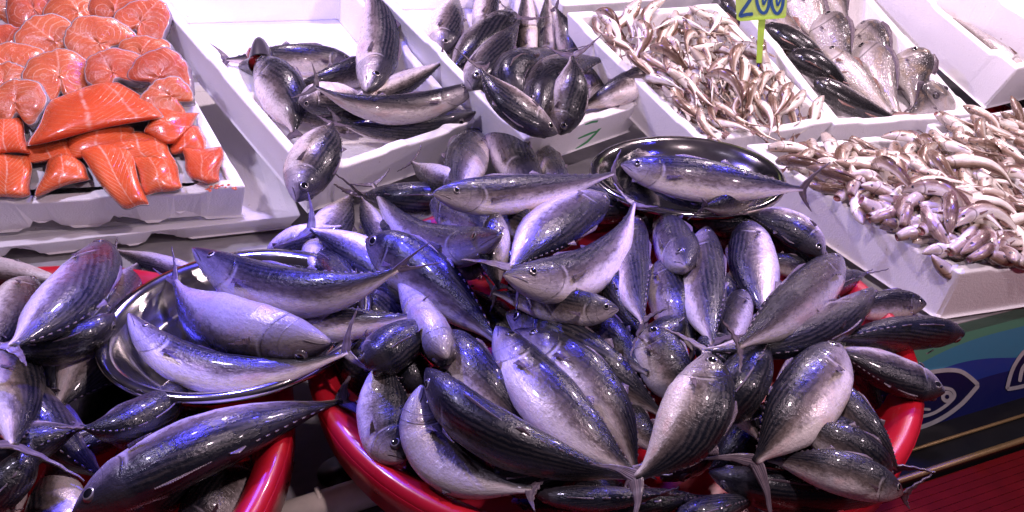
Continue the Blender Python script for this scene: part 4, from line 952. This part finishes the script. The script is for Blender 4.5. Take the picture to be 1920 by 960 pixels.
heap([(1800, 318), (2000, 300), (1930, 215), (1765, 235)], PH, 6, 6, 2, 'fanned out under the raised crate', 'small whiting under the raised crate', lambda a, b: 100, -.008, (.8, 1.05), .03, .01)

ms = obj('whiting_mass', np.concatenate(MASS[0]), MASS[2], WHITING, rest=np.concatenate(MASS[1])); ms['kind'] = 'stuff'; ms['label'] = 'lower layers of small whiting seen between the upper ones'
# ------------------------------------------------------------ salmon
ICE = plain('crushed_ice', (0.75, 0.74, 0.76), 0.25)
GA = 'salmon pieces in the foam crate'
def steak(label, u, v, rpx, rot, tilt=0.0, lean=0.0, off=0.02, asp=1.0, gap=.16):
    """slice of salmon: two rounded lobes, two belly flaps with a hollow between"""
    c = PA.at(u, v, off); t_ = PA.t(u, v, off); r_ = rpx / FPX * t_
    N = nz(PA.n * math.cos(R(tilt)) - PA.Y * math.sin(R(tilt)) + PA.X * math.sin(R(lean))); N = nz(N * .9 + nz(CAM - c) * .22); X = nz(PA.X - N * np.dot(PA.X, N)); Y = np.cross(N, X)
    ca, sa = math.cos(R(rot)), math.sin(R(rot)); X, Y = X * ca + Y * sa, -X * sa + Y * ca
    e = thing('salmon_steak', label, 'salmon steak', c, GA); rnd = random.Random(int(u * 7 + v)); ph = [rnd.uniform(0, 6) for _ in range(3)]
    n, rings = 72, 9; V, rest = [], []; thk = .021; gap = rnd.uniform(.10, .30); asp = rnd.uniform(.82, 1.12); lob = rnd.uniform(-.14, .14); curl = rnd.uniform(-.006, .012)
    for side in (0, 1):
        for i in range(rings + 1):
            f_ = i / rings
            for k in range(n):
                a = 2 * math.pi * k / n; th = abs((a + math.pi) % (2 * math.pi) - math.pi)   # 0 = belly side
                g = 1 / (1 + math.exp(-(th - gap * 1.9) / .07)); ro = .30 + (.98 - .30) * g
                ro *= (1.12 - .16 * math.sin(min(th, math.pi) * 1.0) - .06 * math.cos(2 * th)) * (1 + .06 * math.sin(3 * a + ph[0]) + .025 * math.sin(7 * a + ph[1]) + .015 * math.sin(13 * a + ph[2]) + lob * math.sin(a))
                if th > 2.9: ro *= .96
                x_, y_ = math.sin(a) * ro * asp, -math.cos(a) * ro * 1.05
                zz = thk * (1 - .35 * f_ ** 6) * (1 if side == 0 else -1) + .002 * math.sin(4 * x_ + ph[2]) * (1 - f_) - curl * f_ * f_ * (1 + math.sin(2 * a + ph[1]))
                if side == 0: zz += .0015 * math.sin(5 * x_ + ph[0]) * math.sin(4 * y_ + ph[1]) * f_
                V.append(c + X * x_ * r_ * f_ + Y * y_ * r_ * f_ + N * zz); rest.append((x_ * f_, y_ * f_, 1 - 1.0 * max(0, (f_ - .90) / .10)))
    F = grid_faces(rings + 1, n, True); o2 = (rings + 1) * n
    F += [tuple(reversed(q)) for q in grid_faces(rings + 1, n, True, off=o2)]
    # skin band
    b = len(V); 
    for z_ in (.85, .0, -.85):
        for k in range(n):
            q = V[rings * n + k]; q2 = V[o2 + rings * n + k]; m_ = (q + q2) / 2; out = nz(m_ - c) * .0035; V.append(m_ + (q - q2) * .5 * z_ + out); rest.append((0, 0, -1.0))
    F += [(rings * n + k, rings * n + (k + 1) % n, b + (k + 1) % n, b + k) for k in range(n)]
    F += grid_faces(3, n, True, off=b); F += [(b + 2 * n + k, b + 2 * n + (k + 1) % n, o2 + rings * n + (k + 1) % n, o2 + rings * n + k) for k in range(n)]
    F = [tuple(reversed(q)) for q in F]
    obj('flesh', V, F, SALMON, e, rest=rest)
def fillet(label, TL, TR, BR, BL, offs, thick=.022, flip=False, mat=None, bulge=.014):
    n, m = 22, 22; V, rest = [], []; rnd = random.Random(int(TL[0] * 3 + BR[1])); ph = [rnd.uniform(0, 6) for _ in range(4)]
    P4 = [np.array(q, float) for q in (TL, TR, BR, BL)]; cc = sum(P4) / 4; cz = PA.at(cc[0], cc[1], sum(offs) / 4)
    e = thing('salmon_fillet', label, 'salmon fillet', cz, GA)
    for side in (0, 1):
        for i in range(n):
            for j in range(m):
                a, b = i / (n - 1), j / (m - 1)
                w4 = [(1 - a) * (1 - b), a * (1 - b), a * b, (1 - a) * b]
                P_ = sum(w * q for w, q in zip(w4, P4)); of = sum(w * q for w, q in zip(w4, offs))
                ed = min(a, 1 - a, b, 1 - b); rim = 1 - math.exp(-ed / .045)
                P_ = P_ + (cc - P_) * .0 + np.array([math.sin(7 * b + ph[0]), math.sin(6 * a + ph[1])]) * 3.0
                k = ((a - .5) ** 4 + (b - .5) ** 4) * 16; P_ = cc + (P_ - cc) * (1 - .05 * k)
                z_ = of + bulge * (math.sin(math.pi * a) * math.sin(math.pi * b)) ** .6 + .0035 * math.sin(6 * a + 5 * b + ph[2]) + (thick * .40 * rim if side == 0 else -thick * .60)
                if side == 1: P_ = cc + (P_ - cc) * 1.03
                V.append(PA.at(P_[0], P_[1], z_))
                aa, bb = (b, a) if flip else (a, b)
                rest.append((aa, bb, (min(1, rim * 1.4 - .15) if side == 0 else -1)))
    # rows of the edge
    F = [tuple(reversed(q)) for q in grid_faces(n, m)] + grid_faces(n, m, off=n * m); o2 = n * m
    for i in range(n - 1): F += [(i * m, o2 + i * m, o2 + (i + 1) * m, (i + 1) * m)[::-1], (i * m + m - 1, (i + 1) * m + m - 1, o2 + (i + 1) * m + m - 1, o2 + i * m + m - 1)[::-1]]
    for j in range(m - 1): F += [(j, j + 1, o2 + j + 1, o2 + j)[::-1], ((n - 1) * m + j, o2 + (n - 1) * m + j, o2 + (n - 1) * m + j + 1, (n - 1) * m + j + 1)[::-1]]
    o = obj('flesh', V, F, mat or FILLET, e, rest=rest)
    sb = o.modifiers.new('s', 'SUBSURF'); sb.levels = 1; sb.render_levels = 1
ice = []
V = []; q = [np.array(p_, float) for p_ in [(-50, 360), (425, 340), (235, -50), (-250, -50)]]
for i in range(50):
    for j in range(60):
        a, b = i / 49, j / 59; P_ = q[0] * (1 - a) * (1 - b) + q[1] * a * (1 - b) + q[2] * a * b + q[3] * (1 - a) * b; V.append(PA.at(P_[0], P_[1], -.012 + .008 * mnoise.noise(Vector((i * .5, j * .5, 0))) + .004 * random.random()))
o = obj('crushed_ice', V, grid_faces(50, 60), ICE); o['kind'] = 'stuff'; o['label'] = 'crushed ice under the salmon pieces'
rc_ = random.Random(4)
V, F = [], []
for k_ in range(26):
    q_ = PA.at(rc_.gauss(402, 16), rc_.gauss(350, 4), .004); s_ = rc_.uniform(.0015, .004); b_ = len(V)
    for a_ in range(6): V.append(q_ + s_ * (PA.X * math.cos(a_) * rc_.uniform(.6, 1.3) + PA.Y * math.sin(a_) * rc_.uniform(.6, 1.2)))
    V.append(q_ + PA.n * s_ * .8); F += [(b_ + i_, b_ + (i_ + 1) % 6, b_ + 6) for i_ in range(6)]
o = obj('salmon_scraps', V, F, SALMON, rest=[(0.3, 0.3, 1)] * len(V)); o['kind'] = 'stuff'; o['label'] = 'crumbs of salmon and ice on the corner of the salmon crate'
steak('salmon steak mostly hidden at the right rim, skin outward', 322, 188, 42, 60, 20, 8, .03)
for row in [
 ('steak cut off at the top left corner', -5, 20, 42, 0, .02), ('steak with two dark red lobes at the top edge', 67, 24, 44, 5, .022), ('wide steak with open hollow at the top edge', 150, 32, 50, 20, .024),
 ('steak at the top edge with a thin pale belly flap', 222, 28, 46, -20, .025), ('steak leaning out toward the violet crate wall', 268, 48, 44, -35, .035),
 ('steak at the left edge below the corner one', 20, 92, 42, 10, .03), ('steak with a dark open hollow near the left top', 105, 85, 52, 30, .04), ('oblong steak in the middle of the steaks', 190, 90, 48, 60, .042),
 ('small oval steak near the right rim', 272, 108, 38, -40, .045), ('low steak edge in front of the oval one', 215, 145, 40, 40, .048), ('outermost steak resting on the right rim', 303, 150, 46, -30, .05),
 ('striped steak at the left edge', 28, 132, 46, 50, .045), ('steak with long red lobes leaning on the big fillet', 112, 152, 54, 10, .055), ('dark red steak low at the left edge', 10, 165, 40, 0, .055), ('pale red steak left of the big fillet', 36, 200, 42, 30, .05)]:
    lb, u, v, r_, rot, off = row
    steak('salmon ' + lb, u, v, r_ * 1.16, rot + (v * 37 % 50 - 25), 22 + (u * 7 % 30 - 15), 8 + (v * 13 % 36 - 18), off - .012, 1.0)
fillet('salmon piece wedged under the small rim fillets', (300, 225), (378, 232), (392, 292), (320, 290), [.0, .0, .0, .0])
fillet('dark orange salmon flesh below the big fillet', (195, 250), (305, 245), (335, 305), (225, 305), [.012, .012, .012, .012])
fillet('deep red salmon flesh in the shade of the big fillet', (120, 240), (250, 232), (270, 285), (120, 300), [.02, .02, .014, .014])
fillet('narrow salmon strip under the left tip of the big fillet', (40, 262), (140, 255), (150, 305), (45, 305), [.01, .01, .01, .01])
fillet('salmon fillet with fine stripes at the left edge', (-30, 205), (38, 212), (62, 290), (-30, 292), [.02, .02, .02, .02])
fillet('salmon piece hanging over the left end of the front rim', (-30, 290), (58, 284), (62, 368), (-30, 378), [.012, .014, .006, .006])
fillet('plump salmon fillet lobe right of the tapered one', (238, 290), (322, 285), (348, 352), (272, 372), [.014, .014, .008, .006], bulge=.02)
fillet('violet lit salmon tail piece with grey skin end on the front rim', (92, 284), (145, 288), (176, 336), (62, 372), [.02, .02, .01, .01], bulge=.02)
fillet('small square salmon piece with three bands near the crate corner', (334, 275), (420, 274), (414, 345), (356, 342), [.008, .008, .006, .006])
fillet('long tapered salmon fillet hanging over the front rim', (130, 268), (238, 262), (284, 388), (228, 394), [.024, .024, .012, .010], bulge=.016)
fillet('salmon piece with a white skin edge on the right rim', (290, 196), (381, 212), (330, 276), (268, 252), [.03, .012, .012, .028], flip=True)
fillet('biggest salmon fillet, deep orange, lying on top of the others', (92, 182), (228, 146), (326, 219), (42, 278), [.055, .04, .045, .045], thick=.034, bulge=.016)

# ------------------------------------------------------------ price tag
sg = thing('price_tag', 'light green plastic price tag on a stick reading 200', 'price tag', PD.at(1422, 120, .02))
TAGM = plain('pale_green_plastic', (0.42, 0.58, 0.13), 0.35); TAGB = plain('dark_blue_ink', (0.012, 0.07, 0.22), 0.4); STICK = plain('lime_plastic', (0.42, 0.66, 0.08), 0.35)
ft = PD.at(1422, 120, .015); tt_ = PD.t(1422, 120, .015)
def tagp(u, v, off=0.0): return ray_plane(u, v, ft, nz(np.array([0.05, -1, 0.12])), off)
def plate_(poly, off, th, mat, nm, par):
    k = len(poly); V = [tagp(u, v, off + th) for u, v in poly] + [tagp(u, v, off) for u, v in poly]
    F = [tuple(range(k)), tuple(range(k, 2 * k))[::-1]] + [(i, (i + 1) % k, k + (i + 1) % k, k + i) for i in range(k)]
    return obj(nm, V, F, mat, par, smooth=False)
plate_([(1376, -60), (1480, -64), (1474, 28), (1470, 32), (1388, 38), (1381, 34)], 0, .003, TAGM, 'plate', sg)
plate_([(1381, 36), (1388, 40), (1470, 34), (1474, 30), (1473, 27), (1470, 29), (1388, 35), (1382, 32)], .0005, .0045, STICK, 'plate_edge', sg)
plate_([(1422, 30), (1436, 29), (1428, 118), (1418, 118)], -.004, .003, STICK, 'stick', sg)
def glyph(pts, wpx):
    V, F = [], []; k = len(pts)
    pj_ = lambda u, v, o: tagp(u, v, .003 + o); v_, f_ = ribbon(pts, wpx, pj_, .0015); obj('digit', v_, f_, TAGB, sg, smooth=False)
glyph(curve2([(1392, -22), (1398, -36), (1412, -38), (1416, -22), (1406, 0), (1388, 28), (1400, 27), (1412, 26)]), 6.5)
glyph(curve2([(1432, -34), (1423, -22), (1419, 0), (1425, 20), (1434, 24), (1441, 12), (1443, -10), (1440, -28), (1432, -34)]), 6)
glyph(curve2([(1459, -34), (1450, -22), (1446, 0), (1451, 20), (1459, 25), (1467, 12), (1469, -10), (1467, -28), (1459, -34)]), 6)
glyph(curve2([(1430, -4), (1432, 8), (1437, -2)]), 4); glyph(curve2([(1456, -4), (1458, 10), (1464, -2)]), 4)
lm = thing('price_tag', 'tip of a lime green tag at the top left between salmon steaks', 'price tag', PA.at(102, 5, .03))
lp = PA.at(102, 6, .02)
tagp2 = lambda u, v, off: ray_plane(u, v, lp, nz(np.array([0.05, -1, 0.1])), off)
poly = [(96, -40), (112, -40), (110, 10), (100, 10)]; k = 4; V = [tagp2(u, v, .003) for u, v in poly] + [tagp2(u, v, 0) for u, v in poly]
obj('stick', V, [tuple(range(k)), tuple(range(k, 2 * k))[::-1]] + [(i, (i + 1) % k, k + (i + 1) % k, k + i) for i in range(k)], STICK, lm, smooth=False)
